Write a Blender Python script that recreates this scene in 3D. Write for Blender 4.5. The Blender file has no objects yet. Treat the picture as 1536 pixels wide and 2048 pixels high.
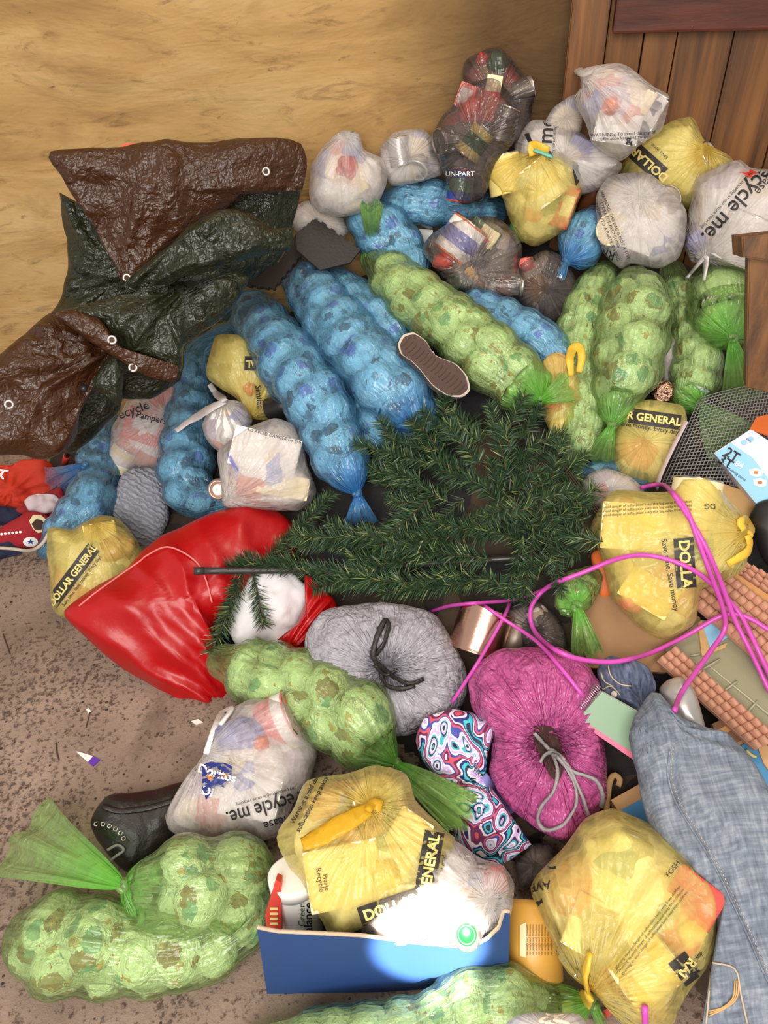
import bpy, bmesh, math, random
import numpy as np
from mathutils import Vector, Matrix, noise
from mathutils.bvhtree import BVHTree

SC = bpy.context.scene
COL = SC.collection
R = math.radians

# ------------------------------------------------------------------ camera
F = 1500.0                      # focal length in pixels of the 1536x2048 frame
PITCH, ROLL = R(42), R(-4)
EYE = Vector((0, 0, 1.5))
_f = Vector((0, math.cos(PITCH), -math.sin(PITCH)))
_r0 = Vector((1, 0, 0)); _u0 = Vector((0, math.sin(PITCH), math.cos(PITCH)))
_r = _r0 * math.cos(ROLL) + _u0 * math.sin(ROLL)
_u = -_r0 * math.sin(ROLL) + _u0 * math.cos(ROLL)
cam = bpy.data.objects.new('camera', bpy.data.cameras.new('camera'))
COL.objects.link(cam)
cam.matrix_world = Matrix(((_r.x, _u.x, -_f.x, 0), (_r.y, _u.y, -_f.y, 0), (_r.z, _u.z, -_f.z, 1.5), (0, 0, 0, 1)))
cam.data.sensor_fit = 'VERTICAL'
cam.data.sensor_height = 36.0
cam.data.lens = 36.0 * F / 2048
cam.data.clip_start = .02
SC.camera = cam

# ------------------------------------------------------------------ world, lights, exposure
SC.view_settings.view_transform = 'Standard'
SC.view_settings.look = 'None'
SC.view_settings.gamma = 1
SC.view_settings.exposure = 0.80
W = bpy.data.worlds.new('world'); SC.world = W; W.use_nodes = True
W.node_tree.nodes['Background'].inputs[0].default_value = (1.0, .95, .88, 1)
W.node_tree.nodes['Background'].inputs[1].default_value = .35

def area(name, loc, aim, sx, sy, energy, col):
    l = bpy.data.lights.new(name, 'AREA'); l.shape = 'RECTANGLE'; l.size = sx; l.size_y = sy
    l.energy = energy; l.color = col
    o = bpy.data.objects.new(name, l); COL.objects.link(o)
    o.location = loc
    o.rotation_euler = (Vector(aim) - Vector(loc)).to_track_quat('-Z', 'Y').to_euler()
    return o
area('doorway_daylight', (-.4, -1.3, 2.35), (.1, 1.4, .3), 2.0, 1.6, 58, (1.0, .965, .91))
area('overhead_warm_light', (.5, 1.1, 3.2), (.1, 1.6, .5), 1.2, .6, 12, (1.0, .86, .62))  # broad warm lamp overhead, aimed down at the back of the pile
sp = bpy.data.lights.new('sunbeam', 'SPOT'); sp.energy = 11000; sp.color = (1, .95, .86)
sp.spot_size = R(2.2); sp.spot_blend = .35; sp.shadow_soft_size = .015
spo = bpy.data.objects.new('sunbeam', sp); COL.objects.link(spo)
spo.location = (-.35, -2.2, 5.2)
SUN_O = spo

SC.cycles.transparent_max_bounces = 24
SC.cycles.max_bounces = 8
SC.cycles.diffuse_bounces = 3
SC.cycles.sample_clamp_indirect = 6

# ------------------------------------------------------------------ geometry of the place
WALL_Y = 2.12
_HX = [-1.2, -.6, -.3, 0, .3, .6, .9, 1.4]
_HY = [.0, .3, .6, .9, 1.2, 1.5, 1.8, 2.12, 2.4]
_HZ = [[0, 0, 0, 0, 0, .0, .05, .05],
       [0, 0, 0, 0, 0, .05, .06, .06],
       [0, 0, 0, 0, .03, .12, .15, .15],
       [0, 0, 0, .05, .13, .2, .2, .2],
       [0, 0, .05, .19, .27, .27, .27, .27],
       [0, .02, .18, .32, .38, .39, .37, .37],
       [0, .08, .33, .48, .53, .56, .52, .5],
       [0, .22, .46, .58, .64, .70, .66, .6],
       [0, .22, .46, .58, .64, .70, .66, .6]]
def H(x, y):
    x = min(max(x, _HX[0]), _HX[-1] - 1e-6); y = min(max(y, _HY[0]), _HY[-1] - 1e-6)
    i = max(k for k in range(len(_HX) - 1) if _HX[k] <= x); j = max(k for k in range(len(_HY) - 1) if _HY[k] <= y)
    a = (x - _HX[i]) / (_HX[i + 1] - _HX[i]); b = (y - _HY[j]) / (_HY[j + 1] - _HY[j])
    return (_HZ[j][i] * (1 - a) + _HZ[j][i + 1] * a) * (1 - b) + (_HZ[j + 1][i] * (1 - a) + _HZ[j + 1][i + 1] * a) * b
def ray(px, py):                # direction whose component along the optical axis is 1
    return _f + _r * ((px - 768) / F) + _u * ((1024 - py) / F)
def Pd(px, py, d): return EYE + ray(px, py) * d
def Pz(px, py, z):
    d = ray(px, py); return EYE + d * ((z - 1.5) / d.z)
def Py(px, py, y):
    d = ray(px, py); return EYE + d * (y / d.y)
def march(px, py, off=0.0):     # the point on the heap under this line of sight, raised by off
    d = ray(px, py); t = .5
    while t < 3.4:
        p = EYE + d * t
        if p.z <= H(p.x, p.y) + off or p.y > WALL_Y - max(off, .01) * .9: break
        t += .004
    return EYE + d * t
def depth_of(p): return (p - EYE).dot(_f)
def to_px(p):
    v = p - EYE; d = v.dot(_f)
    return 768 + F * v.dot(_r) / d, 1024 - F * v.dot(_u) / d

BV = []                         # surfaces already in place, for laying things on top of them
def reg(vs, fs): BV.append(BVHTree.FromPolygons([Vector(v) for v in vs], fs))
def cast(px, py, up=0.0):
    d = ray(px, py); L = d.length; dn = d / L; best = None
    for b in BV:
        h = b.ray_cast(EYE, dn)
        if h[0] is not None and (best is None or h[3] < best): best = h[3]
    q = march(px, py, 0)
    t = (q - EYE).length
    if best is None or t < best: best = t
    return EYE + dn * (best - up)

# ------------------------------------------------------------------ materials
MATS = {}
def srgb(*c):
    c = [v / 255 for v in c]
    return tuple((v / 12.92 if v <= .04045 else ((v + .055) / 1.055) ** 2.4) for v in c) + (1,)
class NT:
    def __init__(s, name):
        s.m = bpy.data.materials.new(name); s.m.use_nodes = True; s.t = s.m.node_tree
        s.t.nodes.clear(); s.out = s.t.nodes.new('ShaderNodeOutputMaterial'); MATS[name] = s.m
    def n(s, typ, **kw):
        nd = s.t.nodes.new('ShaderNode' + typ)
        for k, v in kw.items():
            if k.startswith('_'): setattr(nd, k[1:], v); continue
            i = int(k[1:]) if k[0] == 'i' and k[1:].isdigit() else k.replace('__', ' ')
            if hasattr(v, 'is_linked') or hasattr(v, 'links'): s.t.links.new(v, nd.inputs[i])
            else: nd.inputs[i].default_value = v
        return nd
    def math(s, op, a, b=0.0, clamp=False):
        nd = s.t.nodes.new('ShaderNodeMath'); nd.operation = op; nd.use_clamp = clamp
        for k, v in enumerate((a, b)):
            if hasattr(v, 'links'): s.t.links.new(v, nd.inputs[k])
            else: nd.inputs[k].default_value = v
        return nd.outputs[0]
    def ramp(s, fac, stops, const=False):
        nd = s.t.nodes.new('ShaderNodeValToRGB'); cr = nd.color_ramp
        cr.interpolation = 'CONSTANT' if const else 'LINEAR'
        while len(cr.elements) < len(stops): cr.elements.new(.5)
        for e, (p, c) in zip(cr.elements, stops): e.position = p; e.color = c
        s.t.links.new(fac, nd.inputs[0]); return nd.outputs[0]
    def mix(s, fac, a, b, mode='MIX'):
        nd = s.t.nodes.new('ShaderNodeMix'); nd.data_type = 'RGBA'; nd.blend_type = mode
        for i, v in ((0, fac), (6, a), (7, b)):
            if hasattr(v, 'links'): s.t.links.new(v, nd.inputs[i])
            else: nd.inputs[i].default_value = v
        return nd.outputs[2]
    def coord(s, which='Object'): return s.n('TexCoord').outputs[which]
    def noise(s, vec, scale, detail=3, rough=.55, dist=0):
        return s.n('TexNoise', Vector=vec, Scale=scale, Detail=detail, Roughness=rough, Distortion=dist)
    def bump(s, h, strength, dist=.01):
        return s.n('Bump', Height=h, Strength=strength, Distance=dist).outputs[0]
    def surf(s, sh): s.t.links.new(sh, s.out.inputs[0]); return s.m
    def pbr(s, col, rough=.5, normal=None, **kw):
        nd = s.n('BsdfPrincipled', Roughness=rough, **kw)
        if hasattr(col, 'links'): s.t.links.new(col, nd.inputs['Base Color'])
        else: nd.inputs['Base Color'].default_value = col
        if normal is not None: s.t.links.new(normal, nd.inputs['Normal'])
        return s.surf(nd.outputs[0])

def flat(name, col, rough=.5, bump=0, bscale=60, metal=0, vary=0, **kw):
    t = NT(name); c = col; nrm = None; co = t.coord()
    if vary:
        nz = t.noise(co, bscale * .35, 4)
        c = t.mix(nz.outputs[0], tuple(v * (1 - vary) for v in col[:3]) + (1,), tuple(min(1, v * (1 + vary)) for v in col[:3]) + (1,))
    if bump: nrm = t.bump(t.noise(co, bscale, 4).outputs[0], bump)
    return t.pbr(c, rough, nrm, Metallic=metal, **kw)

def film(name, tint, body, deep, op=.2, streak=.3, gloss=.9, rough=.17, edge=.25, k=3.0):
    """thin plastic film: tinted see-through sheet, cloudier along its creases and where it is gathered"""
    t = NT(name)
    pl = t.n('Attribute', _attribute_name='pl').outputs['Vector']
    ga = t.n('Attribute', _attribute_name='gather').outputs['Fac']
    st = t.noise(pl, k * .55, 2, .55).outputs[0]
    co = t.coord()
    n1 = t.noise(co, 13, 3, .55, .4).outputs[0]; n2 = t.noise(co, 31, 2, .5, .3).outputs[0]
    rid = lambda n: t.math('SUBTRACT', 1.0, t.math('MULTIPLY', t.math('ABSOLUTE', t.math('SUBTRACT', n, .5)), 6.0), True)
    rs = rid(st); cr = t.math('ADD', rid(n1), t.math('MULTIPLY', rid(n2), .5))
    fold = t.math('ADD', t.math('MULTIPLY', t.math('POWER', rs, 2.0), .8), t.math('MULTIPLY', t.math('POWER', rid(n1), 3.0), .5), True)
    lw = t.n('LayerWeight', Blend=.35).outputs['Facing']
    o = t.math('ADD', op, t.math('MULTIPLY', fold, streak))
    o = t.math('ADD', o, t.math('MULTIPLY', t.math('POWER', lw, 3.0), edge))
    o = t.math('ADD', o, t.math('MULTIPLY', ga, .55), True)
    b2 = t.bump(t.math('ADD', t.math('MULTIPLY', rs, .8), t.math('MULTIPLY', cr, .6)), .6, .006)
    body2 = t.mix(ga, body, deep)
    tr = t.n('BsdfTransparent', Color=t.mix(ga, tint, deep)).outputs[0]
    df = t.n('BsdfDiffuse', Color=body2, Normal=b2).outputs[0]
    tl = t.n('BsdfTranslucent', Color=body2, Normal=b2).outputs[0]
    bd = t.n('MixShader', i0=.45, i1=df, i2=tl).outputs[0]
    mx = t.n('MixShader', i0=o, i1=tr, i2=bd).outputs[0]
    gl = t.n('BsdfGlossy', Roughness=rough, Normal=b2, Color=(1, 1, 1, 1)).outputs[0]
    fr = t.n('Fresnel', IOR=1.45, Normal=b2).outputs[0]
    return t.surf(t.n('MixShader', i0=t.math('MULTIPLY', fr, gloss, True), i1=mx, i2=gl).outputs[0])

film('blue_film', (.62, .88, 1.0, 1), srgb(135, 206, 255), srgb(26, 135, 232), .12, .22)
film('green_film', (.86, .98, .70, 1), srgb(200, 232, 150), srgb(120, 228, 60), .10, .20)
film('yellow_film', (.99, .95, .68, 1), srgb(240, 224, 142), srgb(236, 200, 75), .34, .30, gloss=.6, rough=.25, edge=.35)
film('white_film', (.95, .94, .95, 1), srgb(232, 224, 222), srgb(240, 234, 230), .36, .28, gloss=.6, rough=.25, edge=.35)
film('clear_film', (.93, .90, .88, 1), srgb(185, 172, 168), srgb(205, 195, 190), .10, .26, gloss=1.2, rough=.12)
film('smoke_film', (.80, .76, .76, 1), srgb(125, 115, 116), srgb(130, 122, 124), .22, .25, gloss=1.1, rough=.14)
film('bright_yellow_film', (.95, .72, .12, 1), srgb(240, 195, 50), srgb(235, 180, 25), .8, .2, gloss=.6, rough=.28)

def prints(name, base, cols, seed):
    """white nappy cover printed all over with small coloured motifs"""
    t = NT(name); co = t.coord()
    rnd = t.n('ObjectInfo').outputs['Random']
    off = t.n('VectorMath', _operation='ADD', i0=co, i1=t.n('CombineXYZ', X=t.math('MULTIPLY', rnd, 37.0), Y=t.math('MULTIPLY', rnd, 91.0), Z=seed).outputs[0]).outputs[0]
    c = base
    for i, (col, sc, th) in enumerate(cols):
        o2 = t.n('VectorMath', _operation='ADD', i0=off, i1=(i * 7.3, i * 3.1, i * 5.7)).outputs[0]
        wob = t.noise(o2, 5, 2)
        o3 = t.n('VectorMath', _operation='ADD', i0=o2, i1=t.n('VectorMath', _operation='SCALE', i0=wob.outputs['Color'], Scale=.45).outputs[0]).outputs[0]
        v = t.n('TexVoronoi', Vector=o3, Scale=sc, Randomness=1.0)
        m = t.math('LESS_THAN', v.outputs['Distance'], th)
        pick = t.math('GREATER_THAN', t.n('SeparateColor', i0=v.outputs['Color']).outputs[0], .5)
        c = t.mix(t.math('MULTIPLY', m, pick), c, col)
    w = t.n('TexWave', Vector=off, Scale=9, Distortion=3)
    msk = t.math('MULTIPLY', t.math('GREATER_THAN', w.outputs[0], .72), t.math('GREATER_THAN', t.noise(off, 1.3, 1).outputs[0], .6))
    c = t.mix(t.math('MULTIPLY', msk, .7), c, cols[0][0])
    b = t.bump(t.noise(off, 3, 4, .6, .8).outputs[0], .6, .10)
    return t.pbr(c, .75, b)
prints('diaper_cool', srgb(240, 246, 250), [(srgb(140, 118, 112), .8, .34), (srgb(188, 160, 216), .9, .33), (srgb(176, 168, 172), 1.3, .28), (srgb(215, 130, 130), 1.9, .14)], 1.0)
prints('diaper_warm', srgb(244, 248, 234), [(srgb(168, 132, 106), .8, .36), (srgb(150, 186, 172), .9, .34), (srgb(215, 175, 125), 1.4, .25), (srgb(215, 110, 85), 2.0, .13)], 9.0)

def patches(name, cols, scale, rough=.6, dist=.5):
    t = NT(name); co = t.coord()
    wob = t.noise(co, scale * .8, 2)
    v2 = t.n('VectorMath', _operation='ADD', i0=co, i1=t.n('VectorMath', _operation='SCALE', i0=wob.outputs['Color'], Scale=dist / scale).outputs[0]).outputs[0]
    v = t.n('TexVoronoi', Vector=v2, Scale=scale, _feature='F1')
    f = t.n('SeparateColor', i0=v.outputs['Color']).outputs[0]
    c = t.ramp(f, [(i / len(cols), cc) for i, cc in enumerate(cols)], True)
    b = t.bump(t.noise(co, scale * 3, 4).outputs[0], .5, .01)
    return t.pbr(c, rough, b)
patches('packed_pale', [srgb(245, 240, 235), srgb(225, 215, 205), srgb(250, 246, 240), srgb(205, 190, 200), srgb(240, 225, 200), srgb(225, 150, 130), srgb(248, 244, 240), srgb(160, 165, 205)], 17)
patches('packed_yellow', [srgb(252, 246, 225), srgb(240, 222, 165), srgb(250, 244, 225), srgb(205, 195, 150), srgb(255, 250, 235), srgb(232, 180, 140), srgb(245, 236, 195), srgb(180, 190, 150)], 15)
patches('packed_dark', [srgb(120, 106, 98), srgb(170, 156, 148), srgb(90, 80, 78), srgb(205, 192, 182), srgb(140, 122, 104), srgb(160, 124, 88), srgb(110, 104, 108), srgb(190, 90, 70)], 16)
patches('newsprint', [srgb(225, 220, 210), srgb(70, 62, 72), srgb(200, 190, 185), srgb(110, 100, 112), srgb(240, 235, 225)], 60, .8)
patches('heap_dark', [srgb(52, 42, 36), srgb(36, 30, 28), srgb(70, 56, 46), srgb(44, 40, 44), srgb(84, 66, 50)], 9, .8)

def crinkle(name, col, rough, scale, strength, vary=.25, dist=.02, **kw):
    t = NT(name); co = t.coord()
    n1 = t.noise(co, scale * .5, 2, .5, .3).outputs[0]; n2 = t.noise(co, scale * 2.2, 3, .55, .2).outputs[0]
    h = t.math('ADD', t.math('MULTIPLY', t.math('ABSOLUTE', t.math('SUBTRACT', n1, .5)), 3.0), t.math('MULTIPLY', t.math('ABSOLUTE', t.math('SUBTRACT', n2, .5)), 1.2))
    c = t.mix(t.noise(co, scale * .3, 3).outputs[0], tuple(v * (1 - vary) for v in col[:3]) + (1,), tuple(v * (1 + vary) for v in col[:3]) + (1,))
    return t.pbr(c, rough, t.bump(h, strength, dist), **kw)
crinkle('brown_tarp', srgb(64, 34, 13), .34, 15, .7)
crinkle('green_tarp', srgb(34, 36, 20), .32, 15, .75)

def gathered(name, col, rough=.4, k=4.0, strength=.8, crumple=.45):
    t = NT(name); pl = t.n('Attribute', _attribute_name='pl').outputs['Vector']
    co = t.coord(); ab = lambda n: t.math('MULTIPLY', t.math('ABSOLUTE', t.math('SUBTRACT', n, .5)), 3.0)
    st = ab(t.noise(pl, k * .5, 3, .55, .5).outputs[0])
    cr = t.math('ADD', ab(t.noise(co, 17, 2, .5, .5).outputs[0]), ab(t.noise(co, 42, 2, .5, .3).outputs[0]))
    c = t.mix(t.noise(co, 6, 3).outputs[0], tuple(v * .85 for v in col[:3]) + (1,), tuple(min(1, v * 1.12) for v in col[:3]) + (1,))
    h = t.math('ADD', st, t.math('MULTIPLY', cr, crumple))
    return t.pbr(c, rough, t.bump(h, strength, .012))
gathered('grey_bag', srgb(168, 163, 172), .34, 4.5)
gathered('pink_bag', srgb(186, 84, 142), .25, 4.5)
gathered('red_satin', srgb(176, 5, 11), .36, 1.3, strength=.4, crumple=.06)

# fabrics
def paisley():
    t = NT('paisley'); co = t.coord()
    wob = t.noise(co, 7, 1)
    v2 = t.n('VectorMath', _operation='ADD', i0=co, i1=t.n('VectorMath', _operation='SCALE', i0=wob.outputs['Color'], Scale=.16).outputs[0]).outputs[0]
    v = t.n('TexVoronoi', Vector=v2, Scale=19, _feature='SMOOTH_F1', Smoothness=.3)
    P_ = [srgb(225, 90, 110), srgb(110, 40, 90), srgb(240, 225, 238), srgb(40, 40, 120), srgb(60, 190, 200), srgb(30, 40, 70), srgb(245, 235, 245), srgb(205, 170, 225), srgb(35, 35, 75), srgb(70, 180, 195), srgb(240, 225, 240), srgb(215, 180, 230), srgb(250, 240, 250), srgb(70, 80, 170)]
    f = t.math('FRACT', t.math('ADD', t.math('MULTIPLY', v.outputs['Distance'], 1.7), t.math('MULTIPLY', t.noise(co, 16, 2).outputs[0], .35)))
    c = t.ramp(f, [(i / len(P_), x) for i, x in enumerate(P_)], True)
    return t.pbr(c, .65, t.bump(t.noise(co, 9, 3).outputs[0], .3))
paisley()
def denim():
    t = NT('denim'); co = t.coord()
    a = t.n('TexWave', Vector=co, Scale=170, Distortion=3, _bands_direction='X').outputs[0]
    b = t.noise(t.n('Mapping', Vector=co, Scale=(190, 16, 60), Rotation=(0, 0, .45)).outputs[0], 1, 3).outputs[0]
    b2 = t.noise(t.n('Mapping', Vector=co, Scale=(16, 190, 60), Rotation=(0, 0, .45)).outputs[0], 1, 3).outputs[0]
    f = t.math('MULTIPLY', t.math('ADD', b, b2), .5)
    fade = t.noise(co, 4, 3).outputs[0]
    c = t.ramp(t.math('ADD', t.math('MULTIPLY', f, .7), t.math('MULTIPLY', fade, .35)), [(.34, srgb(68, 76, 92)), (.52, srgb(118, 126, 140)), (.70, srgb(168, 173, 180))])
    return t.pbr(c, .85, t.bump(f, .5, .004))
denim()
def dark_denim():
    t = NT('dark_denim'); co = t.coord()
    b = t.noise(t.n('Mapping', Vector=co, Scale=(160, 18, 60), Rotation=(0, 0, .45)).outputs[0], 1, 3).outputs[0]
    c = t.ramp(b, [(.3, srgb(50, 58, 84)), (.7, srgb(110, 118, 142))])
    return t.pbr(c, .85, t.bump(b, .5, .004))
dark_denim()
def quilt():
    t = NT('quilted_grey'); co = t.coord()
    w = t.n('TexWave', Vector=co, Scale=26, Distortion=5, Detail=1, _wave_type='BANDS', _bands_direction='DIAGONAL')
    w.inputs['Detail Scale'].default_value = 2.4
    c = t.mix(w.outputs[0], srgb(140, 140, 152), srgb(170, 170, 182))
    return t.pbr(c, .85, t.bump(w.outputs[0], .6, .008))
quilt()

# setting
def plaster():
    t = NT('plaster'); co = t.coord()
    m = t.n('Mapping', Vector=co, Scale=(1.0, 1, 3.4)).outputs[0]
    big = t.noise(m, 1.6, 5, .6, .6).outputs[0]
    c = t.ramp(big, [(.28, srgb(150, 114, 66)), (.5, srgb(180, 142, 88)), (.72, srgb(196, 164, 112))])
    st = t.noise(t.n('Mapping', Vector=co, Scale=(2.2, 1, 5)).outputs[0], 1.7, 4, .6, .5).outputs[0]
    c = t.mix(t.math('MULTIPLY', t.math('SUBTRACT', st, .54, True), 2.6, True), c, srgb(128, 90, 50))
    s2 = t.noise(t.n('Mapping', Vector=co, Scale=(3, 1, 12)).outputs[0], 2.5, 6, .7, 1.0).outputs[0]
    c = t.mix(t.math('MULTIPLY', t.math('SUBTRACT', s2, .55, True), 4.0, True), c, srgb(104, 72, 40))
    sp_ = t.noise(t.n('Mapping', Vector=co, Scale=(14, 1, 30)).outputs[0], 1.5, 4, .6).outputs[0]
    c = t.mix(t.math('MULTIPLY', t.math('SUBTRACT', sp_, .66, True), 9, True), c, srgb(84, 58, 34))
    # mottled darkening that grows toward the corner behind the planks
    sx = t.n('SeparateXYZ', Vector=co)
    dm = t.math('MULTIPLY', t.math('SUBTRACT', sx.outputs[0], .04, True), 3.2, True)
    dm = t.math('MULTIPLY', dm, t.math('ADD', t.noise(co, 5, 4).outputs[0], .45), True)
    c = t.mix(dm, c, srgb(92, 66, 36))
    h = t.math('ADD', t.math('MULTIPLY', big, 1.0), t.math('ADD', t.math('MULTIPLY', st, .7), t.math('MULTIPLY', t.noise(co, 40, 5).outputs[0], .08)))
    return t.pbr(c, .85, t.bump(h, .45, .03))
plaster()
def planks():
    t = NT('planks'); co = t.coord()
    g = t.noise(t.n('Mapping', Vector=co, Scale=(24, 24, 1.2)).outputs[0], 1.3, 5, .6, .4).outputs[0]
    c = t.ramp(g, [(.3, srgb(70, 42, 17)), (.52, srgb(118, 74, 33)), (.75, srgb(146, 98, 48))])
    kn = t.noise(t.n('Mapping', Vector=co, Scale=(7, 7, 3)).outputs[0], 1.6, 4).outputs[0]
    c = t.mix(t.math('MULTIPLY', t.math('SUBTRACT', kn, .62, True), 7, True), c, srgb(62, 38, 18))
    return t.pbr(c, .55, t.bump(g, .4, .006))
planks()
def redwood():
    t = NT('red_beam'); co = t.coord()
    g = t.noise(t.n('Mapping', Vector=co, Scale=(3, 10, 22)).outputs[0], 1.5, 5).outputs[0]
    c = t.ramp(g, [(.3, srgb(60, 22, 10)), (.7, srgb(96, 40, 18))])
    d = t.noise(co, 60, 3).outputs[0]
    c = t.mix(t.math('GREATER_THAN', d, .74), c, srgb(190, 160, 130))
    return t.pbr(c, .6, t.bump(g, .4, .006))
redwood()
def concrete():
    t = NT('concrete'); co = t.coord()
    n1 = t.noise(co, 3, 6, .65).outputs[0]
    c = t.ramp(n1, [(.3, srgb(120, 99, 86)), (.7, srgb(166, 142, 126))])
    d1 = t.noise(co, 95, 4, .65).outputs[0]
    big = t.noise(co, 2.6, 3).outputs[0]
    m = t.math('MULTIPLY', t.math('SUBTRACT', t.math('ADD', d1, t.math('MULTIPLY', big, .42)), .72, True), 8, True)
    c = t.mix(t.math('MULTIPLY', m, .85), c, srgb(70, 52, 44))
    d2 = t.n('TexVoronoi', Vector=co, Scale=36).outputs['Distance']
    c = t.mix(t.math('LESS_THAN', d2, t.math('MULTIPLY', t.noise(co, 11, 2).outputs[0], .22)), c, srgb(62, 46, 40))
    st = t.noise(co, 5, 5, .6, .8).outputs[0]
    c = t.mix(t.math('MULTIPLY', t.math('SUBTRACT', st, .60, True), 4.5, True), c, srgb(84, 64, 52))
    return t.pbr(c, .85, t.bump(t.math('ADD', d1, t.math('MULTIPLY', n1, .6)), .5, .008))
concrete()

flat('ink_black', srgb(48, 42, 36), .55)
flat('label_yellow', srgb(236, 214, 130), .6)
flat('ink_dark', srgb(34, 32, 34), .6)
flat('paper_white', srgb(240, 236, 230), .75, vary=.05)
flat('cream', srgb(240, 225, 180), .7, vary=.06)
flat('carton_red', srgb(205, 60, 45), .5, vary=.1)
flat('carton_orange', srgb(225, 110, 50), .5, vary=.1)
flat('carton_pink', srgb(232, 120, 112), .5, vary=.1)
flat('carton_blue', srgb(40, 60, 140), .5, vary=.1)
flat('carton_purple', srgb(130, 130, 195), .5, vary=.1)
flat('carton_green', srgb(60, 110, 60), .5, vary=.1)
flat('carton_tan', srgb(205, 165, 110), .7, vary=.12)
flat('tin', srgb(205, 200, 196), .28, metal=1, bump=.15, bscale=20)
flat('tin_dull', srgb(150, 138, 124), .45, metal=.7, vary=.1)
flat('copper_tin', srgb(214, 170, 150), .22, metal=1, bump=.1, bscale=20)
flat('can_bottom', srgb(214, 186, 172), .42, metal=.75)
flat('bright_lid', srgb(250, 250, 248), .2, metal=.6)
flat('grommet', srgb(215, 205, 195), .3, metal=.8)
flat('black_plastic', srgb(34, 32, 33), .35)
flat('black_foam', srgb(46, 38, 36), .6, bump=.25, bscale=140, vary=.15)
flat('sole_brown', srgb(78, 54, 46), .7, bump=.4, bscale=90, vary=.15)
flat('rubber_cream', srgb(200, 186, 168), .6)
flat('canvas_dark', srgb(60, 58, 62), .85)
flat('shoe_red', srgb(160, 24, 36), .8, bump=.2, bscale=200)
flat('cloth_red', srgb(196, 48, 22), .75, bump=.4, bscale=18, vary=.15)
flat('cloth_darkred', srgb(150, 20, 26), .75, bump=.4, bscale=18, vary=.15)
flat('cloth_white', srgb(226, 222, 226), .8, bump=.4, bscale=16, vary=.05)
flat('cloth_pinkish', srgb(206, 186, 190), .8, bump=.4, bscale=16, vary=.08)
flat('cloth_navy', srgb(30, 32, 62), .8, bump=.3, bscale=16)
flat('piping', srgb(236, 120, 118), .5)
flat('leather_black', srgb(34, 26, 23), .42, bump=.35, bscale=40)
flat('cord_black', srgb(40, 34, 32), .5, bump=.3, bscale=80)
flat('cord_grey', srgb(150, 146, 146), .6, bump=.4, bscale=90)
flat('cord_pink', srgb(206, 78, 178), .35)
flat('stitch', srgb(196, 176, 150), .8)
flat('cardboard', srgb(160, 122, 86), .8, vary=.12)
flat('cardboard_pale', srgb(214, 168, 118), .8, vary=.08)
flat('box_blue', srgb(38, 72, 130), .6, vary=.06, bscale=10)
flat('torn_edge', srgb(200, 176, 150), .85)
flat('sky_blue', srgb(80, 152, 204), .5)
flat('pale_blue', srgb(150, 205, 240), .5)
flat('pack_white', srgb(226, 224, 240), .5)
flat('terracotta', srgb(196, 142, 116), .6, vary=.08)
flat('greygreen', srgb(146, 140, 112), .6, vary=.06)
flat('greygreen_rib', srgb(176, 172, 146), .6)
flat('wood_tan', srgb(196, 138, 84), .6, vary=.15)
flat('wood_brown', srgb(120, 84, 56), .65, vary=.2)
flat('silver_fabric', srgb(190, 184, 180), .3, metal=.5, vary=.1)
flat('cover_green', srgb(140, 168, 140), .45, vary=.04)
flat('page_pink', srgb(240, 120, 150), .6)
flat('page_white', srgb(238, 236, 236), .7)
flat('wire', srgb(200, 198, 200), .25, metal=1)
flat('mesh_wire', srgb(150, 146, 146), .5, metal=.3)
flat('jar_amber', srgb(214, 160, 70), .35, vary=.1)
flat('cap_green', srgb(8, 140, 34), .4)
flat('glass_brown', srgb(96, 56, 32), .15)
flat('needle_dark', srgb(46, 70, 48), .42)
flat('needle_light', srgb(132, 146, 84), .42)
flat('needle_mid', srgb(66, 96, 62), .42)
flat('twig', srgb(70, 52, 40), .7)
flat('grey_pole', srgb(70, 66, 66), .35, metal=.4)
flat('orange_plastic', srgb(236, 80, 30), .45)
flat('purple', srgb(100, 50, 170), .5)
flat('teal_ink', srgb(90, 190, 200), .5)
flat('handle_yellow', srgb(232, 188, 60), .4, bump=.4, bscale=40)
flat('handle_white', srgb(232, 224, 224), .45, bump=.4, bscale=40)
flat('tail_teal', srgb(110, 196, 180), .4)
flat('doritos_blue', srgb(34, 44, 120), .4)
flat('ink_orange', srgb(235, 130, 40), .5)
flat('text_white', srgb(245, 245, 245), .5)
flat('grey_print', srgb(150, 140, 150), .6)
flat('foil', srgb(190, 150, 130), .2, metal=1, bump=1.0, bscale=70)
t_ = NT('recess_shade'); t_.pbr(srgb(70, 46, 36), .8)  # flat dark brown that paints the shade inside holes and openings

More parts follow.
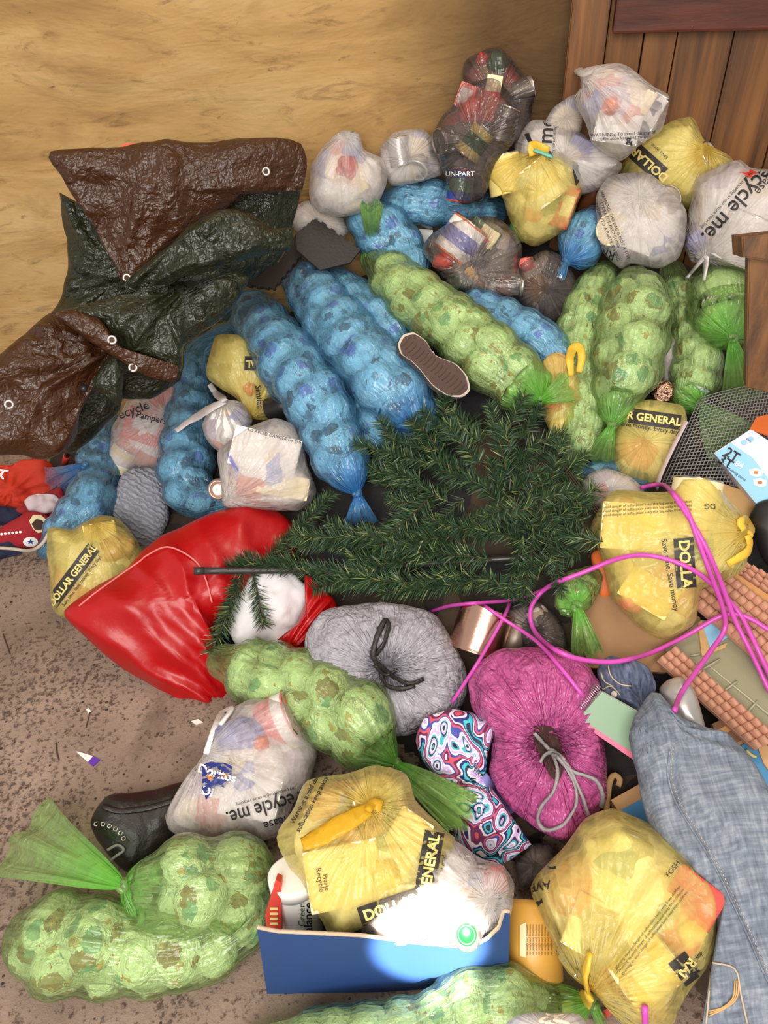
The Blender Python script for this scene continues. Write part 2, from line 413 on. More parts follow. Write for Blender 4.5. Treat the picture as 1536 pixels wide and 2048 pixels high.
# ------------------------------------------------------------------ builders
ORG = {}
def thing(name, label, cat, loc, group=None):
    o = bpy.data.objects.new(name, None); COL.objects.link(o)
    o.empty_display_size = .02; o.location = loc
    o['label'] = label; o['category'] = cat
    if group: o['group'] = group
    ORG[o.name] = Vector(loc); return o
def struct(o): o['kind'] = 'structure'; return o
def mesh(name, vs, fs, mat, parent=None, smooth=True, attrs=None, mats=None, midx=None, label=None):
    """one mesh object; VS are world points, stored relative to the thing's base"""
    if parent is not None: org = ORG[parent.name]
    else:
        a = np.array([tuple(v) for v in vs]); org = Vector((a[:, 0].mean(), a[:, 1].mean(), a[:, 2].min()))
    me = bpy.data.meshes.new(name)
    me.from_pydata([tuple(Vector(v) - org) for v in vs], [], [tuple(f) for f in fs])
    for m in (mats or [mat]): me.materials.append(MATS[m])
    if midx is not None: me.polygons.foreach_set('material_index', midx)
    if smooth: me.polygons.foreach_set('use_smooth', [True] * len(me.polygons))
    if attrs:
        for k, (typ, data) in attrs.items():
            at = me.attributes.new(k, typ, 'POINT')
            at.data.foreach_set('vector' if typ == 'FLOAT_VECTOR' else 'value', np.asarray(data, dtype=np.float32).ravel())
    me.update()
    bm = bmesh.new(); bm.from_mesh(me); bmesh.ops.recalc_face_normals(bm, faces=bm.faces); bm.to_mesh(me); bm.free()
    o = bpy.data.objects.new(name, me); COL.objects.link(o)
    if parent is not None:
        o.parent = parent; ORG[o.name] = org
        o.location = (0, 0, 0)
    else:
        o.location = org; ORG[o.name] = org
    if label: o['label'] = label
    return o
def single(o, label, cat, group=None):
    o['label'] = label; o['category'] = cat
    if group: o['group'] = group
    return o

def catmull(pts, n):
    p = [np.array(q, float) for q in pts]
    p = [2 * p[0] - p[1]] + p + [2 * p[-1] - p[-2]]
    out = []
    for i in range(1, len(p) - 2):
        for k in range(n):
            t = k / n
            a, b, c, d = p[i - 1], p[i], p[i + 1], p[i + 2]
            out.append(.5 * (2 * b + (c - a) * t + (2 * a - 5 * b + 4 * c - d) * t * t + (3 * b - a - 3 * c + d) * t ** 3))
    out.append(p[-2]); return np.array(out)
def closed_smooth(pts, n):
    p = [np.array(q, float) for q in pts]; N = len(p); out = []
    for i in range(N):
        a, b, c, d = p[i - 1], p[i], p[(i + 1) % N], p[(i + 2) % N]
        for k in range(n):
            t = k / n
            out.append(.5 * (2 * b + (c - a) * t * .8 + (2 * a - 5 * b + 4 * c - d) * t * t + (3 * b - a - 3 * c + d) * t ** 3) if False else
                       b * (1 + 2 * t) * (1 - t) ** 2 + c * t * t * (3 - 2 * t) + .30 * (c - a) * t * (1 - t) ** 2 - .30 * (d - b) * t * t * (1 - t))
    return np.array(out)
def resample(pts, step):
    seg = np.linalg.norm(np.diff(pts, axis=0), axis=1); s = np.concatenate([[0], np.cumsum(seg)])
    n = max(2, int(s[-1] / step)); q = np.linspace(0, s[-1], n + 1)
    return np.stack([np.interp(q, s, pts[:, k]) for k in range(pts.shape[1])], 1)
def nv(v):
    l = np.linalg.norm(v); return v / l if l > 1e-12 else v
def frames(P):
    T = np.gradient(P, axis=0); T = T / np.maximum(np.linalg.norm(T, axis=1, keepdims=True), 1e-9)
    ref = np.array([0, 0, 1.]) if abs(T[0][2]) < .9 else np.array([1., 0, 0])
    A = []; a = nv(ref - T[0] * ref.dot(T[0]))
    for t in T:
        a = nv(a - t * a.dot(t)); A.append(a)
    A = np.array(A); return T, A, np.cross(T, A)
def tube(P, ra, nr=8, rb=None, wob=0, seed=0):
    """tube of radius ra (scalar or per point) along P; rb flattens it across the second axis"""
    P = np.asarray(P, float); n = len(P); T, A, B = frames(P)
    ra = np.broadcast_to(ra, n); rb = ra if rb is None else np.broadcast_to(rb, n)
    vs = []; fs = []
    for i in range(n):
        for k in range(nr):
            th = 2 * math.pi * k / nr
            w = 1 + (wob * noise.noise(Vector((P[i][0] * 60 + seed, P[i][1] * 60 + k, P[i][2] * 60))) if wob else 0)
            vs.append(P[i] + (A[i] * math.cos(th) * ra[i] + B[i] * math.sin(th) * rb[i]) * w)
    for i in range(n - 1):
        for k in range(nr):
            a = i * nr + k; b = i * nr + (k + 1) % nr
            fs.append((a, b, b + nr, a + nr))
    fs.append(tuple(range(nr))[::-1]); fs.append(tuple((n - 1) * nr + k for k in range(nr)))
    return vs, fs
def merge(*parts):
    V = []; Fc = []
    for vs, fs in parts:
        o = len(V); V += list(vs); Fc += [tuple(i + o for i in f) for f in fs]
    return V, Fc
def px_line(pts, up=.004, n=8, step=.01, smooth=6, flat_=False):
    """a cord laid over what is already in place, following these picture points"""
    q = catmull(pts, n); P = np.array([tuple(cast(x, y, up)) for x, y in q])
    E = np.array(EYE); d = np.linalg.norm(P - E, axis=1); D = (P - E) / d[:, None]
    lo = np.array([d[max(0, i - 2):i + 3].min() for i in range(len(d))])
    for _ in range(smooth):
        s = lo.copy(); s[1:-1] = (lo[:-2] + lo[1:-1] * 2 + lo[2:]) / 4
        lo = np.minimum(s, d)
    return resample(E + D * lo[:, None], step)
def grid_box(c, ax, ay, az, hx, hy, hz, bev=0):
    """box with axes ax ay az and half sizes"""
    bm = bmesh.new(); bmesh.ops.create_cube(bm, size=2)
    for v in bm.verts: v.co = Vector((v.co.x * hx, v.co.y * hy, v.co.z * hz))
    if bev: bmesh.ops.bevel(bm, geom=bm.edges[:], offset=bev, segments=2, affect='EDGES', profile=.6)
    M = Matrix((ax, ay, az)).transposed()
    vs = [Vector(c) + M @ v.co for v in bm.verts]; bm.verts.ensure_lookup_table()
    fs = [tuple(v.index for v in f.verts) for f in bm.faces]; bm.free(); return vs, fs
def cyl(c, axis, rad, half, n=28, prof=None):
    """lathe about AXIS; prof = [(t in -1..1, radius factor)]"""
    axis = Vector(axis).normalized(); a = axis.orthogonal().normalized(); b = axis.cross(a)
    prof = prof or [(-1, 0), (-1, .94), (-.97, 1), (.97, 1), (1, .94), (1, 0)]
    vs = []; fs = []
    for t, f in prof:
        for k in range(n):
            th = 2 * math.pi * k / n
            vs.append(Vector(c) + axis * (t * half) + (a * math.cos(th) + b * math.sin(th)) * (rad * max(f, .002)))
    for i in range(len(prof) - 1):
        for k in range(n):
            p, q = i * n + k, i * n + (k + 1) % n; fs.append((p, q, q + n, p + n))
    fs.append(tuple(range(n))[::-1]); fs.append(tuple((len(prof) - 1) * n + k for k in range(n)))
    return vs, fs

# ---- printed lettering -----------------------------------------------------
_FONT = {}
def glyphs(s, bold=0.0, shear=0.0):
    key = (s, bold, shear)
    if key in _FONT: return _FONT[key]
    cu = bpy.data.curves.new('lettering', 'FONT'); cu.body = s; cu.size = 1; cu.resolution_u = 3; cu.offset = bold; cu.shear = shear
    cu.align_x = 'CENTER'; cu.align_y = 'CENTER'
    o = bpy.data.objects.new('lettering', cu); COL.objects.link(o)
    dg = bpy.context.evaluated_depsgraph_get(); dg.update(); me = o.evaluated_get(dg).to_mesh()
    bm = bmesh.new(); bm.from_mesh(me); o.evaluated_get(dg).to_mesh_clear()
    bpy.data.objects.remove(o); bpy.data.curves.remove(cu)
    bmesh.ops.triangulate(bm, faces=bm.faces[:])
    for _ in range(2):
        lng = [e for e in bm.edges if e.calc_length() > .22]
        if lng: bmesh.ops.subdivide_edges(bm, edges=lng, cuts=1)
    bmesh.ops.triangulate(bm, faces=bm.faces[:])
    r = ([(v.co.x, v.co.y) for v in bm.verts], [tuple(v.index for v in f.verts) for f in bm.faces]); bm.free()
    _FONT[key] = r; return r
def on_surface(bv, px, py, up):
    d = ray(px, py).normalized(); h = bv.ray_cast(EYE, d)
    return None if h[0] is None else EYE + d * (h[3] - up)
def stick(name, parent, bv, v2, fs, mat, up=.0015, label=None):
    pts = [on_surface(bv, x, y, up) for x, y in v2]
    fs = [f for f in fs if all(pts[i] is not None for i in f)]
    use = sorted({i for f in fs for i in f})
    if not use: return None
    mp = {i: k for k, i in enumerate(use)}
    return mesh(name, [pts[i] for i in use], [tuple(mp[i] for i in f) for f in fs], mat, parent, label=label)
def text_on(parent, bv, s, cx, cy, size, ang, mat, bold=0.0, wide=1.0, up=.0022, name='printed_lettering', shear=0.0, flip=1):
    """S printed on a surface: centred at the picture point, reading along ANG degrees (0 = to the right, 90 = upward)"""
    v, f = glyphs(s, bold, shear); ca, sa = math.cos(R(ang)), math.sin(R(ang)); out = []
    for x, y in v:
        x *= size * wide; y *= size * flip
        out.append((cx + x * ca - y * sa, cy - (x * sa + y * ca)))
    return stick(name, parent, bv, out, f, mat, up)
def panel_on(parent, bv, cx, cy, w, h, ang, mat, up=.0012, name='printed_panel', corner=.0):
    nx, ny = max(4, int(w / 8)), max(3, int(h / 8)); v = []; f = []
    ca, sa = math.cos(R(ang)), math.sin(R(ang))
    for j in range(ny + 1):
        for i in range(nx + 1):
            x = (i / nx - .5) * w; y = (j / ny - .5) * h
            v.append((cx + x * ca - y * sa, cy - (x * sa + y * ca)))
    for j in range(ny):
        for i in range(nx):
            a = j * (nx + 1) + i; f.append((a, a + 1, a + nx + 2, a + nx + 1))
    return stick(name, parent, bv, v, f, mat, up)
def fan_on(parent, bv, poly, mat, up=.0012, name='printed_panel'):
    """an odd-shaped printed patch given by its outline in the picture"""
    c = np.mean(poly, axis=0); q = closed_smooth(poly, 3) if len(poly) > 8 else np.array(poly, float)
    v = [tuple(c)]; f = []; n = len(q)
    for k in range(1, 4):
        for p in q: v.append(tuple(c + (p - c) * k / 3))
    for i in range(n):
        j = (i + 1) % n; f.append((0, 1 + i, 1 + j))
        for k in range(2):
            f.append((1 + k * n + i, 1 + (k + 1) * n + i, 1 + (k + 1) * n + j, 1 + k * n + j))
    return stick(name, parent, bv, v, f, mat, up)

# ---- plane in which an object's outline is read ------------------------------
class Frame:
    def __init__(s, o, n=None, px=None):
        s.o = Vector(o)
        n = Vector(n).normalized() if n else (EYE - s.o).normalized()
        s.n = n; a = _r - n * _r.dot(n); s.a = a.normalized(); s.b = s.n.cross(s.a)
    def uv(s, px, py):
        d = ray(px, py); t = (s.o - EYE).dot(s.n) / d.dot(s.n); p = EYE + d * t - s.o
        return np.array((p.dot(s.a), p.dot(s.b)))
    def at(s, u, v, w=0): return s.o + s.a * u + s.b * v + s.n * w
    def dirpx(s, px, py, ang):
        a = s.uv(px, py); b = s.uv(px + 10 * math.cos(R(ang)), py - 10 * math.sin(R(ang))); d = nv(b - a)
        return s.a * d[0] + s.b * d[1]
    def m(s): return depth_of(s.o) / F

def radial(out):
    """centroid and the function R(phi) of a closed outline"""
    x, y = out[:, 0], out[:, 1]; x1, y1 = np.roll(x, -1), np.roll(y, -1); cr = x * y1 - x1 * y; A = cr.sum() / 2
    c = np.array((((x + x1) * cr).sum() / (6 * A), ((y + y1) * cr).sum() / (6 * A)))
    q = out - c; q1 = np.roll(q, -1, axis=0)
    def Rf(phi):
        d = np.array((math.cos(phi), math.sin(phi))); e = q1 - q
        den = d[0] * e[:, 1] - d[1] * e[:, 0]; den = np.where(abs(den) < 1e-12, 1e-12, den)
        t = (q[:, 0] * e[:, 1] - q[:, 1] * e[:, 0]) / den; u = (q[:, 0] * d[1] - q[:, 1] * d[0]) / den
        ok = (u >= -1e-6) & (u <= 1 + 1e-6) & (t > 0)
        return t[ok].max() if ok.any() else .01
    return c, Rf

def contents(parent, fr, Rc, specs):
    """the rubbish seen through a bag's film, each piece a part of the bag"""
    c, Rf, T, n = Rc; s1 = fr.m(); allv = []
    def front(px, py):
        q = fr.uv(px, py) - c; r = np.linalg.norm(q); rho = min(.97, r / Rf(math.atan2(q[1], q[0])))
        return q + c, T * (1 - rho ** n) ** (1 / n)
    for sp_ in specs:
        kind = sp_[0]; px, py, ang = sp_[1:4]
        q, w = front(px, py); ax = fr.dirpx(px, py, ang); ay = fr.n.cross(ax)
        if kind == 'can':
            L, rad, mats = sp_[4] * s1 / 2, sp_[5] * s1, sp_[6]; tilt = R(sp_[7]) if len(sp_) > 7 else 0
            a2 = ax * math.cos(tilt) + fr.n * math.sin(tilt)
            cc = fr.at(q[0], q[1], w - rad * .75 - abs(math.sin(tilt)) * L * .6)
            body = cyl(cc, a2, rad, L, 28, [(-1, 0), (-1, .9), (-.97, 1), (-.9, .99), (-.4, 1), (.4, 1), (.9, .99), (.97, 1), (1, .96)])
            nr = 28; mi = []
            for i in range(len(body[1])):
                k = i // nr; mi.append(0 if k < 3 else (1 if k == 3 else (2 if k == 4 else (1 if k == 5 else 0))))
            o = mesh('can', body[0], body[1], None, parent, mats=[mats[0], mats[1], mats[2]], midx=mi)
            lid = cyl(cc + a2 * L, a2, rad * .98, .002, 28, [(-1, 1), (.6, 1), (1.6, .97), (1.2, .9), (-.2, .86), (-.2, .5), (.3, .46), (.3, 0)])
            mesh('lid', lid[0], lid[1], mats[3] if len(mats) > 3 else 'tin', o)
            allv += [body, lid]
        elif kind == 'box':
            w2, h2, mat = sp_[4] * s1 / 2, sp_[5] * s1 / 2, sp_[6]; th = min(w2, h2) * .55; tilt = R(sp_[7]) if len(sp_) > 7 else 0
            nn = fr.n * math.cos(tilt) + ay * math.sin(tilt); yy = nn.cross(ax)
            vs, fs = grid_box(fr.at(q[0], q[1], w - th - .010), ax, yy, nn, w2, h2, th, .003)
            o = mesh('carton', vs, fs, mat, parent, smooth=False)
            if len(sp_) > 8:
                k = sp_[8]; v2, f2 = grid_box(fr.at(q[0], q[1], w - th - .010) + nn * th + ax * w2 * k[0] + yy * h2 * k[1], ax, yy, nn, w2 * k[2], h2 * k[3], .001)
                mesh('label', v2, f2, k[4], o, smooth=False)
            allv.append((vs, fs))
        elif kind == 'disc':
            rad, mat = sp_[4] * s1, sp_[5]
            vs, fs = cyl(fr.at(q[0], q[1], w - .002), fr.n + ax * .15, rad, .006, 28, [(-1, 0), (-1, 1), (.8, 1), (1, .96), (1, .9), (.3, .84), (.3, 0)])
            mesh('lid', vs, fs, mat, parent); allv.append((vs, fs))
        elif kind == 'wad':
            rad, mat = sp_[4] * s1, sp_[5]; st = sp_[6] if len(sp_) > 6 else 1
            bm = bmesh.new(); bmesh.ops.create_icosphere(bm, subdivisions=3, radius=1); vs = []
            for v in bm.verts:
                k = 1 + .28 * noise.fractal(v.co * 1.6 + Vector((px, py, 0)), .8, 2, 3); p = v.co * k * rad
                vs.append(fr.at(q[0], q[1], w - rad * .8) + ax * p.x * st + ay * p.y + fr.n * p.z)
            fs = [tuple(v.index for v in f.verts) for f in bm.faces]; bm.free()
            mesh('crumpled_wrapper', vs, fs, mat, parent); allv.append((vs, fs))
    return allv

def blob(name, outline, mat, parent, fr, T, n=2.3, back=.8, knot=None, pleat=(0, .004, .12), lump=.006, lf=9, dent=None,
         seed=0, specs=(), stuff=None, res=(34, 80), sharp=2, label=None, wob=.0):
    """closed body whose outline is read in FR's plane and whose depth is 2T; ridges run out of the knot"""
    out = np.array([fr.uv(x, y) for x, y in outline]); out = closed_smooth(out, 6)
    c, Rf = radial(out); NTH, NPH = res; s1 = fr.m()
    Rp = np.array([Rf(2 * math.pi * j / NPH) for j in range(NPH)])
    kn = None
    if knot is not None: kn = fr.uv(*knot)
    body = contents(parent, fr, (c, Rf, T, n), specs) if specs else []
    if stuff:
        bm = bmesh.new(); bmesh.ops.create_icosphere(bm, subdivisions=4, radius=1); vs = []
        for v in bm.verts:
            d = v.co.normalized(); ph = math.atan2(d.y, d.x); ct = d.z; st_ = math.sqrt(max(0, 1 - ct * ct))
            k = .86 + .10 * noise.fractal(d * 2.6 + Vector((seed, 3, 0)), .7, 2, 3)
            r = Rf(ph) * st_ ** (2 / n) * k; w = T * math.copysign(abs(ct) ** (2 / n), ct) * k * (1 if ct > 0 else back)
            vs.append(fr.at(c[0] + r * math.cos(ph), c[1] + r * math.sin(ph), w))
        fs = [tuple(v.index for v in f.verts) for f in bm.faces]; bm.free()
        mesh('packed_rubbish', vs, fs, stuff, parent)
    bvc = None
    if body:
        V, Fc = merge(*body); bvc = BVHTree.FromPolygons([Vector(v) for v in V], Fc)
    UVW = np.zeros((NTH + 1, NPH, 3)); pl = np.zeros((NTH + 1, NPH, 3)); ga = np.zeros((NTH + 1, NPH))
    for i in range(NTH + 1):
        th = math.pi * i / NTH; ct, st_ = math.cos(th), max(0, math.sin(th))
        for j in range(NPH):
            ph = 2 * math.pi * j / NPH; rho = st_ ** (2 / n); r = Rp[j] * rho
            w = T * math.copysign(abs(ct) ** (2 / n), ct) * (1 if ct > 0 else back)
            u, v = c[0] + r * math.cos(ph), c[1] + r * math.sin(ph)
            p = Vector((u, v, w))
            if lump:
                d = lump * noise.fractal(p * lf + Vector((seed * 3.1, seed, 0)), .8, 2, 3)
                w += d * (1 if ct > 0 else -1) * min(1, abs(ct) * 2 + .15); u += d * .6 * math.cos(ph) * st_; v += d * .6 * math.sin(ph) * st_
            kd = 1e9; psi = ph; hh = 0
            if kn is not None:
                du, dv = u - kn[0], v - kn[1]; kd = math.hypot(du, dv); psi = math.atan2(dv, du)
                fo = math.exp(-kd / pleat[2]); ringup = min(1, kd / .018)
                wv = math.sin(pleat[0] * psi + 2.2 * noise.noise(Vector((math.cos(psi) * 2, math.sin(psi) * 2, kd * 7 + seed)))) if pleat[0] else 0
                wv = (1 - abs(wv)) * 2 - 1
                hh = pleat[1] * wv * fo * ringup
                if dent: hh -= dent[0] * math.exp(-(kd / dent[1]) ** 2)
                w += hh * (1 if ct > -.1 else 0)
                if not dent:
                    k2 = .35 * math.exp(-(kd / .03) ** 2)
                ga[i, j] = max(0, 1 - kd / .05) if ct > -.2 else 0
            UVW[i, j] = (u, v, w)
            kk = (kn if kn is not None else c)
            dd = math.hypot(u - kk[0], v - kk[1], w - (T * .6 if kn is not None else 0))
            pl[i, j] = (math.cos(psi) * 3.0, math.sin(psi) * 3.0, dd * 5 + (9 if ct < 0 else 0) + seed)
    if bvc:                     # draw the film tight over what is inside
        raise_ = np.zeros((NTH + 1, NPH))
        for i in range(NTH // 2 + 2):
            for j in range(NPH):
                u, v, w = UVW[i, j]; h = bvc.ray_cast(fr.at(u, v, T + .25), -fr.n)
                if h[0] is not None:
                    wc = (h[0] - fr.o).dot(fr.n) + .003
                    if wc > w: raise_[i, j] = min(wc - w, .05)
        sm = raise_.copy()
        for _ in range(3):
            k = (sm + np.roll(sm, 1, 1) + np.roll(sm, -1, 1) + np.vstack([sm[:1], sm[:-1]]) + np.vstack([sm[1:], sm[-1:]])) / 5
            sm = np.maximum(k, raise_)
        UVW[:, :, 2] += sm
    UVW[0, :, :] = UVW[0].mean(0); UVW[-1, :, :] = UVW[-1].mean(0)
    vs = [fr.at(*UVW[i, j]) for i in range(NTH + 1) for j in range(NPH)]; fs = []
    for i in range(NTH):
        for j in range(NPH):
            a = i * NPH + j; b = i * NPH + (j + 1) % NPH; fs.append((a, b, b + NPH, a + NPH))
    # close the poles
    vs2 = [vs[0]] + vs[NPH:NTH * NPH] + [vs[-1]]; last = len(vs2) - 1
    idx = lambda k: 0 if k < NPH else (last if k >= NTH * NPH else k - NPH + 1)
    f2 = []
    for f in fs:
        g = []
        for k in f:
            q = idx(k)
            if q not in g: g.append(q)
        if len(g) > 2: f2.append(tuple(g))
    plf = pl.reshape(-1, 3); gaf = ga.reshape(-1)
    keep = [0] + list(range(NPH, NTH * NPH)) + [NTH * NPH]
    o = mesh(name, vs2, f2, mat, parent, attrs={'pl': ('FLOAT_VECTOR', plf[keep]), 'gather': ('FLOAT', gaf[keep])}, label=label)
    bv = BVHTree.FromPolygons([Vector(v) for v in vs2], f2); BV.append(bv)
    o_bv[o.name] = bv
    return o, bv
o_bv = {}

def fan_tail(parent, k0, tip, half, mat, seed=0, curl=.02, name='film_tail', up=.02, start=.006, layers=1):
    """the loose end of a tied bag: a flattened sleeve flaring from the knot K0 (world point) to the picture point TIP"""
    k0 = np.array(k0); t1 = np.array(cast(tip[0], tip[1], up)); dep = depth_of(Vector(k0)) / F
    d = t1 - k0; L = np.linalg.norm(d); T = d / L; toE = nv(np.array(EYE) - k0); S = nv(np.cross(T, toE)); N = np.cross(S, T)
    hw = half * dep; NU, NA = 22, 40; vs = []; fs = []; pl = []; ga = []; rnd = random.Random(seed); ph = rnd.random() * 6
    for i in range(NU + 1):
        u = i / NU; wd = start + (hw - start) * u ** .75
        for k in range(NA):
            al = 2 * math.pi * k / NA; x = math.cos(al); y = math.sin(al)
            ext = 1 + .16 * noise.noise(Vector((x * 2.2, seed, ph))) * u + .05 * noise.noise(Vector((x * 9, seed + 4, y)))
            th = (start * (1 - u) + .012 * u ** .6) * (.5 + .5 * abs(y))
            rip = .016 * u ** .8 * noise.noise(Vector((x * 2.6 + seed, u * 1.2, ph))) + .004 * math.sin(7 * x + ph) * u ** .5 * (1 - .5 * u)
            p = k0 + T * (L * u * ext) + S * (x * wd) + N * (y * th + rip + curl * math.sin(math.pi * u))
            vs.append(p); pl.append((x * 1.7, y * .3 + seed, u * .4)); ga.append(max(.22, .9 - u * 1.5))
    for i in range(NU):
        for k in range(NA):
            a = i * NA + k; b = i * NA + (k + 1) % NA; fs.append((a, b, b + NA, a + NA))
    return mesh(name, vs, fs, mat, parent, attrs={'pl': ('FLOAT_VECTOR', pl), 'gather': ('FLOAT', ga)})
def knot_ball(parent, p, rad, mat, seed=0, axis=(1, 0, 0)):
    """small tied knot: a twisted ring"""
    p = np.array(p); ax = nv(np.array(axis, float)); s = nv(np.cross(ax, [.3, .2, 1])); t = np.cross(ax, s)
    P = [p + (s * math.cos(a) + t * math.sin(a)) * rad * .62 + ax * rad * .35 * math.sin(2 * a + seed) for a in np.linspace(0, 2 * math.pi * .96, 22)]
    vs, fs = tube(np.array(P), rad * .55, 8)
    return mesh('knot', vs, fs, mat, parent)

# ---- nappies and the long film sausages that hold them ------------------------
DIAPER = {}
def diaper_meshes():
    for mat in ('diaper_cool', 'diaper_warm'):
        for s in range(4):
            bm = bmesh.new(); bmesh.ops.create_icosphere(bm, subdivisions=4, radius=1)
            for v in bm.verts:
                d = v.co.normalized()
                k = 1 + .13 * noise.fractal(d * 1.5 + Vector((s * 5.2, 1, 2)), .8, 2, 3)
                g = abs(d.x * .8 + .35 * d.y + .12 * noise.noise(d * 2 + Vector((s, 0, 0))))       # fold lines
                k -= .10 * math.exp(-(g / .07) ** 2)
                g2 = abs(d.z * .7 - .5 * d.y + .3 + .15 * noise.noise(d * 2 + Vector((0, s, 5)))); k -= .07 * math.exp(-(g2 / .06) ** 2)
                v.co = d * k
            me = bpy.data.meshes.new('rolled_diaper'); bm.to_mesh(me); bm.free()
            me.materials.append(MATS[mat]); me.polygons.foreach_set('use_smooth', [True] * len(me.polygons))
            DIAPER[mat, s] = me
diaper_meshes()

def sausage(label, pts, kind, group=None, k0=None, k1=None, t0=None, t1=None, lift=0.0, seed=1, cat='diaper bag', depth=None):
    """long film bag of rolled diapers. pts: (x, y, half width in px[, extra lift]); k0/k1: knots at the ends; t0/t1: (tip, half width) tails"""
    fm, dm = ('blue_film', 'diaper_cool') if kind == 'blue' else ('green_film', 'diaper_warm')
    rnd = random.Random(seed); P3 = []; RR = []
    for q in pts:
        px, py, rp = q[:3]; ex = (q[3] if len(q) > 3 else 0) + lift; r = .09
        for _ in range(3):
            p = march(px, py, r + ex); r = rp * depth_of(p) / F
        P3.append((*p, r)); RR.append(r)
    sp_ = catmull(P3, 10)
    def ext(end, kp):
        e = sp_[0] if end == 0 else sp_[-1]; b = sp_[4] if end == 0 else sp_[-5]
        if kp is not None:
            dd = depth_of(Vector(e[:3])); k = np.array(Pd(kp[0], kp[1], dd - e[3] * (kp[2] if len(kp) > 2 else .15)))
        else:
            k = e[:3] + nv(e[:3] - b[:3]) * e[3] * .85
        return k
    A, B = ext(0, k0), ext(1, k1)
    core = resample(sp_, .011); LA = np.linalg.norm(A - core[0][:3]); LB = np.linalg.norm(B - core[-1][:3])
    def cap(K, e, tied, Lk):
        m = max(6, int(Lk / .009)); out = []
        for i in range(m, 0, -1):
            x = i / m
            rr = e[3] * (math.sqrt(max(0, 1 - x ** 2.4)) if not tied else max(.03, (1 - x ** 2.0) ** .85))
            out.append((*(e[:3] + (K - e[:3]) * x), rr))
        return out
    C = np.array(cap(A, core[0], k0 is not None, LA) + [tuple(c) for c in core] + cap(B, core[-1], k1 is not None, LB)[::-1])
    n = len(C); cen = C[:, :3]; rad = C[:, 3]; T, a, b = frames(cen)
    s = np.concatenate([[0], np.cumsum(np.linalg.norm(np.diff(cen, axis=0), axis=1))])
    base = Vector((cen[:, 0].mean(), cen[:, 1].mean(), (cen[:, 2] - rad).min()))
    root = thing('diaper_sausage_bag', label, cat, base, group)
    # diapers
    ells = []; big = np.where(rad > .72 * rad.max())[0]; pos = s[big[0]] + .012; end = s[big[-1]] - .012; rot = rnd.random() * 6
    while pos < end:
        i = int(np.clip(np.searchsorted(s, pos), 0, n - 1)); r = rad[i]; rot += 2.2 + rnd.uniform(-.3, .3)
        e = min(pos - s[0], s[-1] - pos) / r; sh = min(1.0, .55 + .45 * e)
        thin = r < .034; o = 0 if thin else r * .42
        c = cen[i] + (a[i] * math.cos(rot) + b[i] * math.sin(rot)) * o
        q = Matrix.Rotation(rnd.uniform(-.5, .5), 3, Vector(a[i])) @ Matrix.Rotation(rnd.uniform(-.5, .5), 3, Vector(b[i]))
        X = q @ Vector(a[i] * math.cos(rot) + b[i] * math.sin(rot)); Y = q @ Vector(b[i] * math.cos(rot) - a[i] * math.sin(rot)); Z = X.cross(Y)
        f = (1.6 if thin else 1.0) * sh
        ells.append((c, X, Y, Z, r * .53 * f, r * .70 * f * rnd.uniform(.95, 1.1), r * .60 * f * rnd.uniform(.9, 1.25)))
        pos += r * (.75 if thin else .30)
    for c, X, Y, Z, ra, rb, rc in ells:
        o = bpy.data.objects.new('diaper', DIAPER[dm, rnd.randrange(4)]); COL.objects.link(o); o.parent = root
        M = Matrix.Identity(4)
        for j, (ax, sc) in enumerate(((X, ra), (Y, rb), (Z, rc))):
            for k in range(3): M[k][j] = ax[k] * sc * .92
        for k in range(3): M[k][3] = c[k] - base[k]
        o.matrix_local = M
    # film drawn tight over them
    NTH = 44; th = np.linspace(0, 2 * math.pi, NTH, endpoint=False)
    D = a[:, None, :] * np.cos(th)[None, :, None] + b[:, None, :] * np.sin(th)[None, :, None]
    rr = np.zeros((n, NTH))
    for c, X, Y, Z, ra, rb, rc in ells:
        M = np.array([np.array(X) / (ra * 1.12), np.array(Y) / (rb * 1.12), np.array(Z) / (rc * 1.12)])
        near = np.where(np.linalg.norm(cen - c, axis=1) < 2.2 * max(ra, rb, rc))[0]
        if not len(near): continue
        o = (cen[near] - c) @ M.T; d = D[near] @ M.T
        A_ = (d * d).sum(-1); B_ = (d * o[:, None, :]).sum(-1); C_ = (o * o).sum(-1)[:, None] - 1
        ds = B_ * B_ - A_ * C_; t = np.where(ds > 0, (-B_ + np.sqrt(np.maximum(ds, 0))) / A_, 0)
        rr[near] = np.maximum(rr[near], t)
    R2 = rad[:, None]; rr = np.clip(rr, R2 * .80, R2 * 1.12)
    for _ in range(4):
        k = (np.roll(rr, 1, 1) + np.roll(rr, -1, 1) + np.vstack([rr[:1], rr[:-1]]) + np.vstack([rr[1:], rr[-1:]]) + rr) / 5
        rr = np.maximum(rr, k * .995)
    rr = np.minimum(rr, R2 * 1.12 + .002)
    ga = np.zeros((n, NTH))
    for kp, e in ((k0, 0), (k1, 1)):
        if kp is None: continue
        d = s if e == 0 else s[-1] - s
        f = np.clip(1 - d / (rad.max() * 1.1), 0, 1)[:, None]
        rp = .10 * np.sin(11 * th + seed)[None, :] + .06 * np.sin(17 * th + 2 * seed)[None, :]
        rr = rr * (1 + rp * f * np.clip(1.4 - f, 0, 1)); ga = np.maximum(ga, (f ** 1.6) * .9 + 0 * ga)
    vs = []; pl = []
    for i in range(n):
        for k in range(NTH):
            w = 1 + .035 * noise.noise(Vector((math.cos(th[k]) * 2.2, math.sin(th[k]) * 2.2, s[i] * 26 + seed * 7)))
            vs.append(cen[i] + D[i, k] * rr[i, k] * w); pl.append((math.cos(th[k]) * 2.2, math.sin(th[k]) * 2.2, s[i] * 6 + seed))
    fs = []
    for i in range(n - 1):
        for k in range(NTH):
            p = i * NTH + k; q = i * NTH + (k + 1) % NTH; fs.append((p, q, q + NTH, p + NTH))
